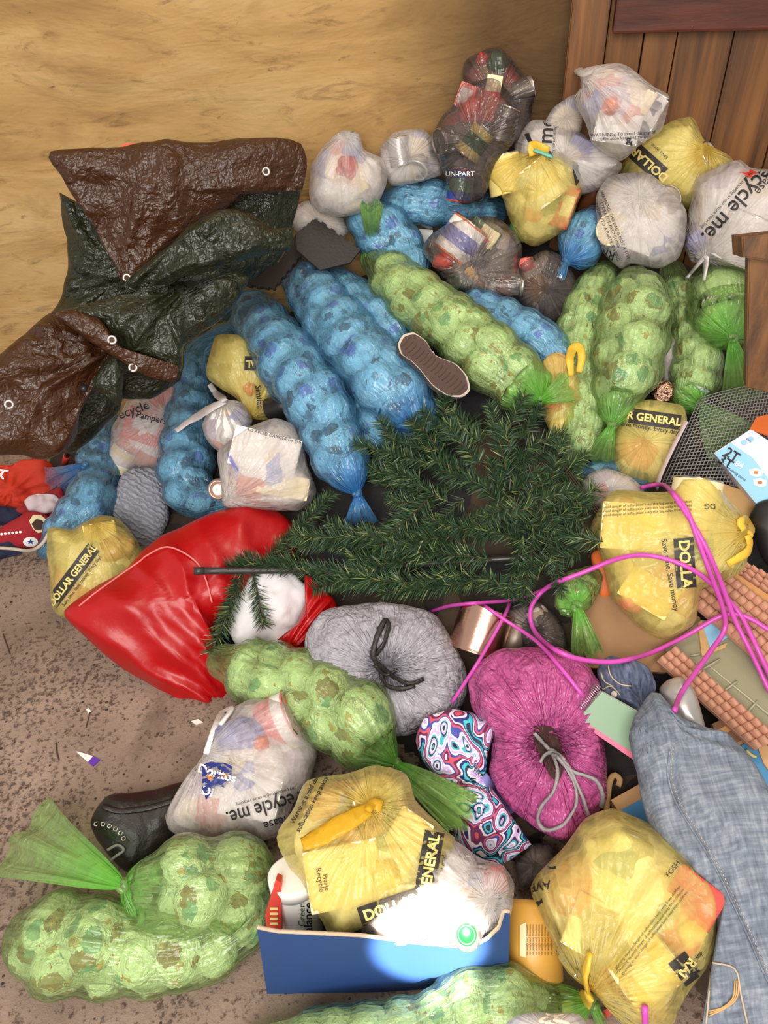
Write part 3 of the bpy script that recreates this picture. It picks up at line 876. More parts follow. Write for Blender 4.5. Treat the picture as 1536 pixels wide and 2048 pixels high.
    fs.append(tuple(range(NTH))[::-1]); fs.append(tuple((n - 1) * NTH + k for k in range(NTH)))
    mesh('film', vs, fs, fm, root, attrs={'pl': ('FLOAT_VECTOR', pl), 'gather': ('FLOAT', ga.ravel())})
    BV.append(BVHTree.FromPolygons([Vector(v) for v in vs], fs))
    for K, kp, tl, e in ((A, k0, t0, 0), (B, k1, t1, 1)):
        if kp is None: continue
        knot_ball(root, K, .012, fm, seed, T[0] if e == 0 else T[-1])
        for q in (tl or []):
            fan_tail(root, K, q[0], q[1], fm, seed + int(q[0][0]), up=q[2] if len(q) > 2 else .02, curl=q[3] if len(q) > 3 else .015)
    return root

# ---- tied carrier bags ------------------------------------------------------
def bag(label, outline, mat, cat='plastic bag', group=None, name='tied_plastic_bag', z=None, lift=0.0, T=None, n=2.4, specs=(), stuff=None,
        knot=None, pleat=(9, .006, .10), lump=.007, seed=1, ribbons=(), hmat=None, dent=None, N=None, ctr=None, shell='film', res=(34, 80), back=.8, lf=9):
    o2 = np.array(outline, float); cx, cy = ctr or (o2[:, 0].mean(), o2[:, 1].mean())
    e = np.sqrt(abs(np.dot(o2[:, 0], np.roll(o2[:, 1], -1)) - np.dot(o2[:, 1], np.roll(o2[:, 0], -1))) / 2 / math.pi)   # mean radius in px
    r = .1
    for _ in range(3):
        p = march(cx, cy, (T or .75 * r) * .9 + lift); r = e * depth_of(p) / F
    Tm = T or .72 * r
    root = thing(name, label, cat, (p.x, p.y, max(0.0, H(p.x, p.y))), group)
    fr = Frame(p, N)
    o, bv = blob(shell, outline, mat, root, fr, Tm, n, knot=knot, pleat=pleat, lump=lump, seed=seed, specs=specs, stuff=stuff, dent=dent, res=res, back=back, lf=lf)
    for pts, wd in ribbons:
        P = px_line(pts, .008, 6, .006)
        u = np.linspace(0, 1, len(P)); w_ = wd * fr.m() * (.55 + .45 * np.sin(math.pi * np.clip(u, .05, .95)) ** .7)
        vs, fs = tube(P, .004 + 0 * u, 12, w_, wob=.25, seed=seed)
        mesh('handle', vs, fs, hmat or mat, root); reg(vs, fs)
    root_bv[root.name] = (bv, fr)
    return root, bv, fr
root_bv = {}

def slab(name, poly, fr, th, mat, parent=None, sm=0, front=0.0, bev=.0, label=None):
    """solid board: outline read in FR's plane, thickness TH going back from it"""
    q = np.array([fr.uv(x, y) for x, y in poly])
    if sm: q = closed_smooth(q, sm)
    n = len(q); vs = [fr.at(u, v, front) for u, v in q] + [fr.at(u, v, front - th) for u, v in q]
    x, y = q[:, 0], q[:, 1]
    bm = bmesh.new(); bv = [bm.verts.new(v) for v in vs]
    bm.faces.new(bv[:n]); bm.faces.new(bv[n:][::-1])
    for i in range(n): bm.faces.new((bv[i], bv[i + n], bv[(i + 1) % n + n], bv[(i + 1) % n]))
    if bev:
        ed = [e for e in bm.edges if (e.verts[0] in bv[:n]) == (e.verts[1] in bv[:n])]
        bmesh.ops.bevel(bm, geom=ed, offset=bev, segments=2, affect='EDGES')
    bmesh.ops.triangulate(bm, faces=[f for f in bm.faces if len(f.verts) > 4])
    bm.verts.index_update(); V = [v.co.copy() for v in bm.verts]; Fc = [tuple(v.index for v in f.verts) for f in bm.faces]; bm.free()
    o = mesh(name, V, Fc, mat, parent, smooth=False, label=label)
    BV.append(BVHTree.FromPolygons(V, Fc)); return o, BV[-1]

# ================================================================== THE SETTING
def wall_grid(name, x0, x1, z0, z1, y, mat, nx=90, nz=50):
    vs = []; fs = []
    for j in range(nz + 1):
        for i in range(nx + 1):
            x = x0 + (x1 - x0) * i / nx; z = z0 + (z1 - z0) * j / nz
            d = .014 * noise.fractal(Vector((x * 1.5, 7, z * 3.2)), .8, 2, 4) + .008 * abs(noise.noise(Vector((x * .7, 3, z * 4.4))))
            vs.append((x, y + d, z))
    for j in range(nz):
        for i in range(nx):
            a = j * (nx + 1) + i; fs.append((a, a + 1, a + nx + 2, a + nx + 1))
    o = len(vs); vs += [(x0, y + .12, z0), (x1, y + .12, z0), (x1, y + .12, z1), (x0, y + .12, z1)]
    fs += [(o, o + 3, o + 2, o + 1), (0, nx, o + 1, o), (nz * (nx + 1), nz * (nx + 1) + nx, o + 2, o + 3), (0, o, o + 3, nz * (nx + 1)), (nx, nx + (nx + 1) * nz, o + 2, o + 1)]
    return mesh(name, vs, fs, mat)
struct(wall_grid('wall_back', -2.2, 2.2, -.02, 2.0, WALL_Y, 'plaster'))
vs, fs = grid_box((0, 1.0, -.05), Vector((1, 0, 0)), Vector((0, 1, 0)), Vector((0, 0, 1)), 2.2, 1.4, .05)
struct(mesh('floor', vs, fs, 'concrete', smooth=False))

X0 = Py(1128, 140, WALL_Y - .04).x
wdir = Vector((math.cos(R(-13)), math.sin(R(-13)), 0)); wnor = Vector((wdir.y, -wdir.x, 0))
UP = Vector((0, 0, 1))
parts = []; x = 0.0; rnd = random.Random(4)
for k, wd in enumerate((.09, .085, .075, .125, .14, .15, .14, .15, .14)):
    c = Vector((X0, WALL_Y - .045, .98)) + wdir * (x + wd / 2) + wnor * rnd.uniform(-.004, .004)
    parts.append(grid_box(c, wdir, -wnor, UP, wd / 2 - .0015, .012, .98, .002)); x += wd
vs, fs = merge(*parts); struct(mesh('wall_right', vs, fs, 'planks', smooth=False))
c = Vector((X0, WALL_Y - .07, .98)) + wdir * .04
vs, fs = grid_box(c, wdir, -wnor, UP, .042, .02, .98, .003); struct(mesh('trim_1', vs, fs, 'planks', smooth=False))
zb = Py(1300, 62, WALL_Y - .12).z
c = Vector((X0, WALL_Y - .085, zb + .2)) + wdir * .62
vs, fs = grid_box(c, wdir, -wnor, UP, .53, .022, .2, .006); struct(mesh('trim_2', vs, fs, 'red_beam', smooth=False))

# heap of unseen rubbish that carries the bags
vs = []; fs = []; NX, NY = 110, 90
for j in range(NY + 1):
    for i in range(NX + 1):
        x = -1.1 + 2.3 * i / NX; y = .25 + (WALL_Y - .01 - .25) * j / NY; h = H(x, y)
        d = 0 if h < .01 else (.03 * noise.fractal(Vector((x * 5, y * 5, 0)), .8, 2, 4) + .015 * abs(noise.noise(Vector((x * 14, y * 14, 3)))))
        vs.append((x, y, max(.0, h - .035) + max(-.02, d) * (1 if h > .05 else h / .05) - (.004 if h < .03 else 0)))
for j in range(NY):
    for i in range(NX):
        a = j * (NX + 1) + i; q = (a, a + 1, a + NX + 2, a + NX + 1)
        if max(vs[k][2] for k in q) > .004: fs.append(q)
use = sorted({i for f in fs for i in f}); mp = {i: k for k, i in enumerate(use)}
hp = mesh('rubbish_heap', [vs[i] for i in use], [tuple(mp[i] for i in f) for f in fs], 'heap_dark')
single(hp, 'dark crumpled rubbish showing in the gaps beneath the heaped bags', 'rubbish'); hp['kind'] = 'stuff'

# right-hand timber
fr = Frame(Pd(1515, 620, 1.52), (-.35, -1, .25))
o, _ = slab('wooden_post', [(1497, 512), (1600, 505), (1600, 800), (1492, 775)], fr, .06, 'planks', bev=.003)
single(o, 'upright brown wooden post at the right edge beside the tied green bags', 'post')
fr = Frame(Pd(1515, 495, 1.44), (-.2, -1, .35))
o, _ = slab('wooden_block', [(1484, 474), (1600, 462), (1600, 530), (1486, 515)], fr, .08, 'planks', bev=.003)
single(o, 'short sawn wooden block on top of the post at the right edge', 'block')

# ================================================================== THE TARPAULIN
def tarp_shape(name, outline, mat, root, ctr, d, T, N=None, seed=0, lump=.02, n=2.0, lf=7, res=(40, 120), pk=None, pleat=(0, 0, .1)):
    fr = Frame(Pd(ctr[0], ctr[1], d), N)
    return blob(name, outline, mat, root, fr, T, n, knot=pk, pleat=pleat, lump=lump, lf=lf, seed=seed, res=res)
TL = Pd(330, 480, 1.78)
tarp = thing('tarpaulin', 'brown and dark green tarpaulin draped against the back wall', 'tarpaulin', (TL.x, TL.y, 0))
tarp_shape('green_side', [(118, 370), (160, 420), (420, 330), (560, 330), (605, 345), (600, 400), (575, 470), (560, 520), (470, 590), (455, 640), (372, 690), (360, 770), (250, 800), (130, 740), (70, 720), (95, 640), (135, 560), (132, 480)], 'green_tarp', tarp, (340, 560), 1.86, .08, seed=3, lump=.025, pk=(250, 560), pleat=(7, .016, .3))
tarp_shape('brown_panel', [(98, 318), (118, 300), (300, 290), (430, 282), (540, 276), (596, 283), (610, 330), (607, 392), (596, 350), (562, 340), (525, 352), (440, 425), (330, 500), (258, 560), (236, 540), (170, 430), (125, 360)], 'brown_tarp', tarp, (330, 390), 1.72, .045, seed=5, lump=.018, n=1.6, pk=(250, 560), pleat=(5, .008, .25))
tarp_shape('green_fold', [(240, 572), (300, 520), (380, 460), (440, 424), (500, 430), (575, 470), (590, 452), (580, 500), (520, 510), (440, 540), (360, 560), (290, 590)], 'green_tarp', tarp, (420, 500), 1.66, .04, seed=7, lump=.014, n=1.6, pk=(235, 590), pleat=(9, .012, .4))
tarp_shape('green_fold', [(110, 628), (180, 608), (270, 580), (330, 582), (380, 575), (470, 540), (500, 560), (440, 640), (368, 690), (362, 740), (300, 715), (235, 690), (170, 640)], 'green_tarp', tarp, (310, 640), 1.64, .05, seed=8, lump=.02, n=1.8, pk=(380, 560), pleat=(7, .012, .25))
tarp_shape('brown_edge', [(100, 625), (150, 622), (200, 640), (240, 690), (285, 715), (340, 738), (358, 728), (352, 762), (300, 755), (240, 722), (180, 682), (130, 648)], 'brown_tarp', tarp, (230, 690), 1.60, .018, seed=11, lump=.008, n=2)
tarp_shape('brown_panel', [(-40, 720), (0, 718), (50, 670), (98, 630), (140, 640), (190, 672), (222, 700), (200, 760), (170, 800), (150, 860), (132, 885), (90, 912), (20, 912), (-60, 905)], 'brown_tarp', tarp, (90, 780), 1.62, .06, seed=13, lump=.026, n=1.9, pk=(230, 690), pleat=(9, .018, .3))
tarp_shape('green_fold', [(182, 770), (205, 725), (235, 705), (250, 740), (246, 790), (240, 815), (205, 790)], 'green_tarp', tarp, (220, 760), 1.63, .03, seed=15, lump=.012)
tarp_shape('green_fold', [(128, 800), (180, 700), (240, 715), (256, 760), (238, 820), (190, 872), (135, 905)], 'green_tarp', tarp, (195, 800), 1.86, .04, seed=17, lump=.015)  # added dark sheet standing in for the black shade under the tarpaulin
for gx, gy in ((532, 343), (254, 556), (224, 680), (266, 735), (18, 809)):
    p = cast(gx, gy, .003); P = []
    q = cast(gx + 9, gy, .003); n_ = (EYE - p).normalized()
    a = n_.orthogonal().normalized(); b = n_.cross(a)
    ring = [p + (a * math.cos(t) + b * math.sin(t)) * .0075 for t in np.linspace(0, 2 * math.pi * .98, 24)]
    vs, fs = tube(np.array([tuple(v) for v in ring]), .0028, 8)
    g = mesh('grommet', vs, fs, 'grommet', tarp)
    vs, fs = cyl(p, n_, .0055, .0008, 16); mesh('eyelet_shade', vs, fs, 'recess_shade', g)  # dark disc painting the shade inside the eyelet
o, _ = slab('orange_tub_rim', [(240, 300), (244, 290), (262, 286), (284, 288), (292, 300)], Frame(Pd(266, 294, 1.755)), .02, 'orange_plastic', sm=2)
single(o, 'orange plastic rim peeking out above the tarpaulin at the wall', 'tub')

# ================================================================== BAGS ALONG THE BACK WALL
bag('dark see-through bag propped highest in the wall corner', [(925, 160), (935, 116), (1000, 95), (1050, 150), (1068, 182), (1062, 240), (1040, 300), (960, 300)], 'smoke_film', lift=-.02, stuff='packed_dark', seed=21, specs=[('can', 1045, 180, 20, 40, 20, ('tin_dull', 'tin_dull', 'tin_dull')), ('wad', 965, 120, 0, 12, 'carton_red'), ('wad', 995, 130, 0, 20, 'carton_green')])
r_, bv, fr = bag('crinkled pale pink bag squeezed behind the large white bag by the planks', [(1088, 250), (1108, 215), (1150, 190), (1168, 220), (1160, 265), (1110, 270)], 'white_film', lift=.12, stuff='packed_pale', seed=22, specs=[('box', 1130, 236, 10, 34, 16, 'carton_red')])
r_, bv, fr = bag('tall clear bag full of food tins standing in the back corner', [(866, 268), (880, 236), (912, 205), (926, 170), (985, 158), (1022, 190), (1040, 255), (1022, 297), (985, 355), (962, 402), (926, 408), (896, 370), (880, 330)], 'smoke_film', lift=.06, stuff='packed_dark', seed=23, T=.085,
    specs=[('can', 905, 278, 196, 60, 26, ('tin_dull', 'tin_dull', 'tin_dull', 'tin_dull'), 35), ('can', 950, 285, 55, 62, 26, ('tin_dull', 'label_yellow', 'carton_green')), ('can', 922, 368, 80, 62, 25, ('carton_red', 'carton_blue', 'carton_green')), ('box', 932, 195, 70, 44, 34, 'carton_pink', 0, (0, .1, .6, .7, 'paper_white')), ('box', 985, 182, 80, 50, 30, 'cream', 0, (-.5, 0, .4, 1, 'carton_red')), ('can', 1005, 250, 70, 60, 24, ('glass_brown', 'tin_dull', 'glass_brown')), ('wad', 945, 225, 0, 24, 'carton_pink')])
text_on(r_, bv, 'UN-PART', 920, 348, 14, 0, 'text_white')
bag('white bag leaning on the wall nearest the tarpaulin', [(620, 335), (647, 288), (688, 261), (718, 268), (728, 300), (766, 320), (773, 365), (748, 415), (690, 435), (640, 425), (620, 395)], 'white_film', stuff='packed_pale', seed=24, lift=.03, knot=(690, 268), pleat=(9, .008, .12),
    specs=[('wad', 695, 335, 0, 22, 'carton_red'), ('box', 715, 370, 30, 36, 30, 'cream')])
r_, bv, fr = bag('white bag with a shiny tin lid pressed against its side', [(760, 297), (788, 266), (844, 258), (864, 278), (886, 346), (850, 360), (785, 372), (762, 340)], 'white_film', stuff='packed_pale', seed=25, lift=.03,
    specs=[('can', 838, 322, 250, 50, 25, ('tin_dull', 'tin', 'tin_dull', 'bright_lid'), 45), ('can', 800, 305, 100, 50, 24, ('tin', 'tin', 'tin'))])
r_, bv, fr = bag('white printed bag slumped below the large bag by the planks', [(1028, 292), (1052, 250), (1070, 238), (1115, 246), (1162, 268), (1202, 298), (1244, 330), (1215, 372), (1150, 390), (1060, 345)], 'white_film', stuff='packed_pale', seed=26, lift=.08, specs=[('box', 1165, 300, -25, 55, 38, 'carton_purple'), ('wad', 1200, 320, 0, 28, 'paper_white')])
text_on(r_, bv, 'e me.', 1092, 272, 44, 86, 'ink_dark', .012); text_on(r_, bv, 'by participating in', 1108, 275, 9, 86, 'ink_dark')
fan_on(r_, bv, [(1048, 268), (1058, 266), (1064, 282), (1056, 284)], 'ink_dark')
r_, bv, fr = bag('largest white bag, resting highest against the wooden planks', [(1149, 200), (1166, 172), (1158, 145), (1182, 135), (1230, 128), (1264, 139), (1308, 176), (1336, 192), (1333, 225), (1322, 262), (1278, 292), (1240, 322), (1185, 288), (1172, 248)], 'white_film', stuff='packed_pale', seed=27, lift=.18, T=.09, knot=(1168, 148), pleat=(9, .008, .16),
    specs=[('box', 1235, 255, -8, 86, 54, 'paper_white'), ('box', 1298, 235, 60, 84, 30, 'newsprint'), ('box', 1292, 205, 60, 40, 22, 'cream'), ('wad', 1222, 212, 0, 17, 'carton_orange')], ribbons=[([(1185, 142), (1168, 150), (1154, 138)], 9)])
text_on(r_, bv, 'WARNING: To avoid danger of', 1246, 268, 10, 3, 'ink_dark'); text_on(r_, bv, 'suffocation keep bag away', 1246, 276, 9, 3, 'ink_dark')
text_on(r_, bv, '&', 1258, 284, 22, 0, 'ink_dark', .03)
r_, bv, fr = bag('olive yellow shop bag against the planks, lettering upside down', [(1238, 350), (1262, 298), (1307, 264), (1349, 239), (1387, 236), (1413, 288), (1466, 320), (1450, 390), (1400, 420), (1330, 412), (1270, 400)], 'yellow_film', stuff='packed_yellow', seed=28, lift=.08, knot=(1415, 300), pleat=(9, .006, .1),
    specs=[('can', 1395, 325, 30, 50, 30, ('cream', 'cream', 'cream'), 25)])
panel_on(r_, bv, 1290, 320, 92, 36, 138 + 180, 'ink_black'); text_on(r_, bv, 'DOLLAR G', 1290, 320, 24, 138, 'label_yellow', .03)
text_on(r_, bv, 'Save time.', 1318, 302, 11, 138, 'ink_black')
bag('small white bag tucked behind the black foam tiles', [(578, 425), (608, 402), (642, 403), (682, 424), (698, 462), (680, 480), (620, 474), (580, 452)], 'white_film', stuff='packed_pale', seed=29, lift=.03)

# ================================================================== BLUE SAUSAGES AT THE BACK
sausage('blue diaper bag lying crosswise beneath the bag of food tins', [(785, 405, 36), (850, 405, 48), (910, 415, 46), (985, 425, 36)], 'blue', 'blue diaper sausages', seed=31)
sausage('blue diaper bag whose top rises behind the bright green tail', [(728, 415, 42), (765, 460, 60), (805, 515, 55), (828, 570, 42)], 'blue', 'blue diaper sausages', seed=32, lift=.02)
sausage('blue diaper bag wedged between the foam tiles and the long green bag', [(655, 560, 40), (705, 600, 50), (760, 650, 54), (805, 705, 40)], 'blue', 'blue diaper sausages', seed=33)
sausage('blue diaper bag half hidden under the long green bag, right side', [(945, 612, 38), (1005, 640, 45), (1070, 680, 52), (1125, 730, 42)], 'blue', 'blue diaper sausages', seed=34)
sausage('blue diaper bag showing between the two long blue ones', [(712, 818, 38), (760, 858, 42), (815, 885, 30)], 'blue', 'blue diaper sausages', seed=35)

# black interlocking foam tiles
def jig(poly, edges, depth=.1, teeth=5):
    out = []
    for i in range(len(poly)):
        a, b = np.array(poly[i], float), np.array(poly[(i + 1) % len(poly)], float); out.append(tuple(a))
        if i in edges:
            d = b - a; nn = np.array((-d[1], d[0])) * depth / teeth
            for k in range(teeth):
                for f, h in ((.2, 0), (.25, 1), (.65, 1), (.7, 0)): out.append(tuple(a + d * (k + f) / teeth + nn * h))
    return out
fr = Frame(march(655, 490, .17), (.15, -.75, .75))
o, _ = slab('foam_tile', jig([(592, 466), (632, 434), (722, 498), (700, 525), (640, 540), (594, 500)], (0, 1), .16), fr, .012, 'black_foam')
single(o, 'black foam puzzle tile standing up behind the long blue bags', 'foam tile')
fr = Frame(march(540, 545, .19), (-.1, -.6, .85))
o, _ = slab('foam_tile', jig([(466, 568), (480, 528), (558, 524), (592, 468), (602, 512), (548, 578)], (0, 4, 5), .14), fr, .012, 'black_foam')
single(o, 'black foam puzzle tile sticking out of the green tarpaulin fold', 'foam tile')
o, _ = slab('paper_scrap', [(826, 456), (866, 460), (862, 490), (850, 510), (836, 490)], Frame(march(845, 480, .07)), .002, 'paper_white')
single(o, 'small white paper scrap beside the clear bag with orange label', 'paper')

# ================================================================== RIGHT-HAND GREEN SAUSAGES AND MIDDLE CLUSTER
r_, bv, fr = bag('small clear bag heaped with tins and bottles behind the long green bag', [(845, 500), (862, 470), (908, 445), (945, 430), (993, 436), (1028, 464), (1044, 495), (1042, 565), (1025, 602), (960, 596), (905, 580), (862, 528)], 'clear_film', stuff='packed_dark', seed=41, lift=.03, knot=(940, 541), pleat=(13, .012, .12), dent=(.02, .02),
    specs=[('can', 925, 483, 55, 70, 44, ('carton_orange', 'paper_white', 'carton_purple')), ('box', 965, 472, -35, 62, 44, 'carton_green', 0, (.3, 0, .6, .9, 'cream')), ('wad', 893, 520, 20, 18, 'carton_red', 1.4), ('can', 926, 558, 188, 36, 18, ('carton_green', 'carton_green', 'carton_green', 'carton_green'), 40), ('can', 1005, 570, 0, 74, 24, ('tin_dull', 'smoke_film', 'glass_brown')), ('wad', 985, 575, 0, 12, 'paper_white')])
bag('dark smoky clear bag to the right of the tin bag', [(1032, 545), (1060, 515), (1092, 498), (1130, 515), (1152, 560), (1150, 620), (1110, 652), (1062, 642), (1034, 595)], 'smoke_film', stuff='packed_dark', seed=42, lift=.0, specs=[('wad', 1055, 530, 0, 16, 'carton_pink')])
r_, bv, fr = bag('bright yellow shop bag with a big white tin inside', [(966, 338), (984, 320), (1012, 316), (1056, 300), (1074, 294), (1128, 288), (1164, 322), (1168, 378), (1154, 410), (1136, 455), (1072, 494), (1042, 480), (1016, 430), (1000, 380), (974, 352)], 'yellow_film', stuff='packed_yellow', seed=43, lift=.09, knot=(1072, 305), pleat=(11, .008, .12),
    specs=[('can', 1080, 370, 122, 78, 42, ('cream', 'paper_white', 'cream', 'cream')), ('box', 1122, 412, 70, 76, 48, 'carton_red', 0, (.1, -.4, .5, .45, 'paper_white')), ('wad', 1035, 465, 0, 22, 'carton_green'), ('can', 1010, 350, 100, 70, 34, ('label_yellow', 'label_yellow', 'label_yellow'))],
    ribbons=[([(1066, 312), (1064, 292), (1080, 296), (1098, 300)], 10)], hmat='handle_yellow')
fan_on(r_, bv, [(1144, 322), (1158, 330), (1162, 358), (1152, 372), (1146, 345)], 'ink_black')
P = px_line([(1068, 300), (1085, 306), (1105, 314)], .006, 6, .006); vs, fs = tube(P, .003, 10, .007); mesh('torn_strip', vs, fs, 'tail_teal', r_)
sausage('small blue bag knotted beside the yellow bag with the tin', [(1200, 438, 34), (1168, 480, 50)], 'blue', 'blue diaper sausages', k1=(1131, 526, .5), t1=[((1122, 556), 9, .01)], seed=44, lift=.06)
o = thing('brown_jar', 'brown glass jar with copper rim behind the blue knotted bag', 'jar', march(1185, 390, .12))
p = march(1183, 392, .14); ax = (Frame(p).dirpx(1183, 392, 62) + (EYE - p).normalized() * .5)
vs, fs = cyl(p, ax, .022, .045); mesh('jar_body', vs, fs, 'glass_brown', o)
vs, fs = cyl(p + ax.normalized() * .046, ax, .023, .006, 28, [(-1, .9), (-1, 1), (1, 1), (1, .8), (-.5, .75), (-.5, 0)]); mesh('rim', vs, fs, 'copper_tin', o)

sausage('pale green diaper bag half hidden behind the fat one', [(1205, 552, 36), (1178, 610, 48), (1158, 670, 48), (1152, 735, 46), (1162, 805, 46), (1165, 872, 44), (1150, 918, 30)], 'green', 'green diaper sausages', seed=45)
sausage('darker green diaper bag squeezed under the white recycle bag', [(1345, 545, 30), (1362, 590, 40), (1382, 640, 44), (1392, 700, 50), (1392, 755, 52), (1380, 795, 42)], 'green', 'green diaper sausages', k1=(1404, 810, .6), t1=[((1470, 895), 58, .06, .03)], seed=46, lift=.0)
sausage('fat green diaper bag standing nearest the right-hand post', [(1438, 560, 58), (1446, 608, 74), (1452, 640, 70)], 'green', 'green diaper sausages', k1=(1465, 676, 1.0), t1=[((1482, 800), 42, .06, .02)], seed=47, lift=.05)
sausage('fattest green diaper bag, standing upright with its tail below', [(1268, 575, 50), (1270, 622, 72), (1262, 690, 76), (1250, 755, 70), (1238, 808, 50)], 'green', 'green diaper sausages', k1=(1224, 851, .6), t1=[((1197, 925), 34, .03)], seed=48, lift=.05)
r_, bv, fr = bag('white bag with a round tin lid showing, above the fat green bag', [(1194, 390), (1216, 355), (1258, 346), (1300, 348), (1342, 386), (1371, 422), (1372, 465), (1357, 515), (1314, 536), (1265, 529), (1241, 539), (1206, 502), (1193, 432)], 'white_film', stuff='packed_pale', seed=49, lift=.12, knot=(1280, 395), pleat=(13, .007, .1),
    specs=[('can', 1328, 406, 60, 40, 29, ('tin_dull', 'tin_dull', 'tin_dull', 'tin_dull'), 75), ('disc', 1226, 458, 0, 31, 'cream'), ('box', 1280, 470, -20, 66, 60, 'paper_white')])
for k, (s_, dx) in enumerate((('PLEASE RETURN TO A PARTICIPATING', 0), ('STORE FOR RECYCLING', 12), ('WARNING: THIS BAG IS NOT A TOY', 22))):
    text_on(r_, bv, s_, 1208 + dx, 450, 9, -68, 'ink_dark')
text_on(r_, bv, 'RR', 1216, 508, 24, 160, 'ink_dark', .01)
r_, bv, fr = bag('white bag with large recycle lettering by the wooden block', [(1366, 492), (1382, 400), (1394, 356), (1436, 334), (1478, 320), (1502, 335), (1545, 338), (1600, 345), (1620, 450), (1590, 540), (1520, 546), (1453, 548), (1419, 538), (1385, 525)], 'white_film', stuff='packed_pale', seed=50, lift=.15, knot=(1412, 512), pleat=(11, .010, .16),
    specs=[('can', 1490, 480, 60, 90, 52, ('paper_white', 'paper_white', 'paper_white')), ('wad', 1396, 480, 0, 20, 'carton_purple')], ribbons=[([(1412, 512), (1395, 530), (1374, 556)], 14), ([(1412, 512), (1412, 535), (1408, 560)], 15)], hmat='handle_white')
text_on(r_, bv, 'recycle me.', 1480, 402, 45, 228, 'ink_dark', .012); text_on(r_, bv, 'please', 1535, 362, 26, 228, 'ink_dark'); text_on(r_, bv, 'by participating in our store recycling', 1453, 400, 10, 228, 'ink_dark')
fan_on(r_, bv, [(1478, 345), (1500, 338), (1516, 346), (1500, 356)], 'carton_red')

sausage('long green diaper bag stretched across the pile with a bright upright tail', [(752, 520, 38), (790, 562, 54), (850, 612, 62), (920, 664, 66), (990, 722, 70), (1045, 768, 60)], 'green', 'green diaper sausages', k0=(742, 480, .2), k1=(1082, 802, .4), t0=[((744, 406), 22, .05)], t1=[((1140, 772), 34, .03)], seed=51, lift=.05)
sausage('thick blue diaper bag reaching from the foam tiles to the tree', [(612, 562, 52), (660, 630, 62), (716, 700, 68), (768, 762, 72), (812, 805, 66)], 'blue', 'blue diaper sausages', k1=(842, 862, .4), seed=52, lift=.04, t1=[((870, 835), 22, .02)])
sausage('longest blue diaper bag, left of the thick one', [(505, 625, 50), (552, 690, 66), (598, 752, 72), (640, 812, 70), (664, 870, 64), (688, 930, 58)], 'blue', 'blue diaper sausages', k1=(715, 988, .3), t1=[((722, 1045), 36, .02)], seed=53, lift=.03)
sausage('blue diaper bag bent in a U around the white bags', [(455, 668, 28), (398, 698, 38), (385, 780, 48), (378, 860, 56), (372, 940, 58), (385, 1000, 44), (448, 996, 36)], 'blue', 'blue diaper sausages', seed=54)
sausage('short blue diaper bag at the left with its tail spread leftward', [(222, 850, 28), (203, 895, 46), (198, 955, 44), (180, 1008, 52), (140, 1052, 46), (98, 1098, 28)], 'blue', 'blue diaper sausages', seed=55, lift=.02)
k_ = bpy.data.objects[[o.name for o in bpy.data.objects if o.name.startswith('diaper_sausage_bag')][-1]]
kp = cast(171, 930, .012); knot_ball(k_, kp, .012, 'blue_film', 4); fan_tail(k_, kp, (106, 968), 40, 'blue_film', 5, up=.02)
bag('yellow-brown bag end showing beneath the tarpaulin hem', [(244, 748), (262, 735), (300, 752), (325, 775), (300, 812), (256, 815)], 'yellow_film', stuff='packed_yellow', seed=56, specs=[('wad', 262, 752, 0, 12, 'carton_orange')])

# ================================================================== LEFT SIDE
r_, bv, fr = bag('white bag with a red diaper packet inside, left of the U-shaped blue bag', [(238, 830), (254, 800), (270, 778), (326, 764), (358, 780), (344, 828), (332, 905), (322, 955), (283, 946), (228, 925), (216, 905), (224, 856)], 'white_film', stuff='packed_pale', seed=61, lift=.03, knot=(332, 835), pleat=(11, .007, .1),
    specs=[('box', 290, 855, -20, 76, 62, 'carton_pink', 0, (0, .25, .62, .5, 'paper_white')), ('box', 322, 800, 60, 66, 36, 'carton_pink'), ('can', 245, 915, 60, 50, 28, ('paper_white', 'cream', 'paper_white'), 20)])
text_on(r_, bv, 'Pampers', 303, 836, 18, -14, 'ink_dark', .01); text_on(r_, bv, 'recycle', 262, 822, 26, 20, 'ink_dark', .01)
bag('quilted grey cushion on the floor between blue bags', [(240, 955), (268, 935), (322, 942), (338, 1030), (320, 1085), (280, 1092), (240, 1070), (222, 1030)], 'quilted_grey', cat='cushion', name='grey_cushion', shell='cover', T=.045, seed=62, lift=-.01)
sq = bag('tall yellow shop bag standing on the U-shaped blue bag', [(414, 740), (422, 700), (432, 672), (470, 668), (497, 674), (526, 716), (548, 772), (546, 803), (541, 838), (502, 836), (473, 797), (420, 760)], 'yellow_film', stuff='packed_yellow', seed=63, lift=.09, T=.05, knot=(500, 838), pleat=(9, .006, .12),
    specs=[('box', 526, 795, 78, 44, 40, 'label_yellow', 0, (-.1, -.5, .9, .35, 'carton_blue')), ('wad', 500, 778, 0, 14, 'carton_orange')])
r_, bv, fr = sq
panel_on(r_, bv, 513, 727, 48, 28, -2, 'ink_black'); text_on(r_, bv, 'ERAL', 514, 728, 20, 178, 'label_yellow', .03); text_on(r_, bv, 'Similac', 518, 794, 17, -84, 'ink_black', .01)
o = thing('food_tin', 'dark open food tin lying beside the tall yellow bag', 'tin', march(562, 815, .08))
p = march(563, 812, .07); ax = Frame(p).dirpx(563, 812, 20) + (EYE - p).normalized() * .5
vs, fs = cyl(p, ax, .033, .04); mesh('can_body', vs, fs, 'black_plastic', o); vs, fs = cyl(p + ax.normalized() * .041, ax, .032, .003, 28, [(-1, 1), (1, 1), (1, .9), (-.6, .85), (-.6, 0)]); mesh('lid', vs, fs, 'tin_dull', o)
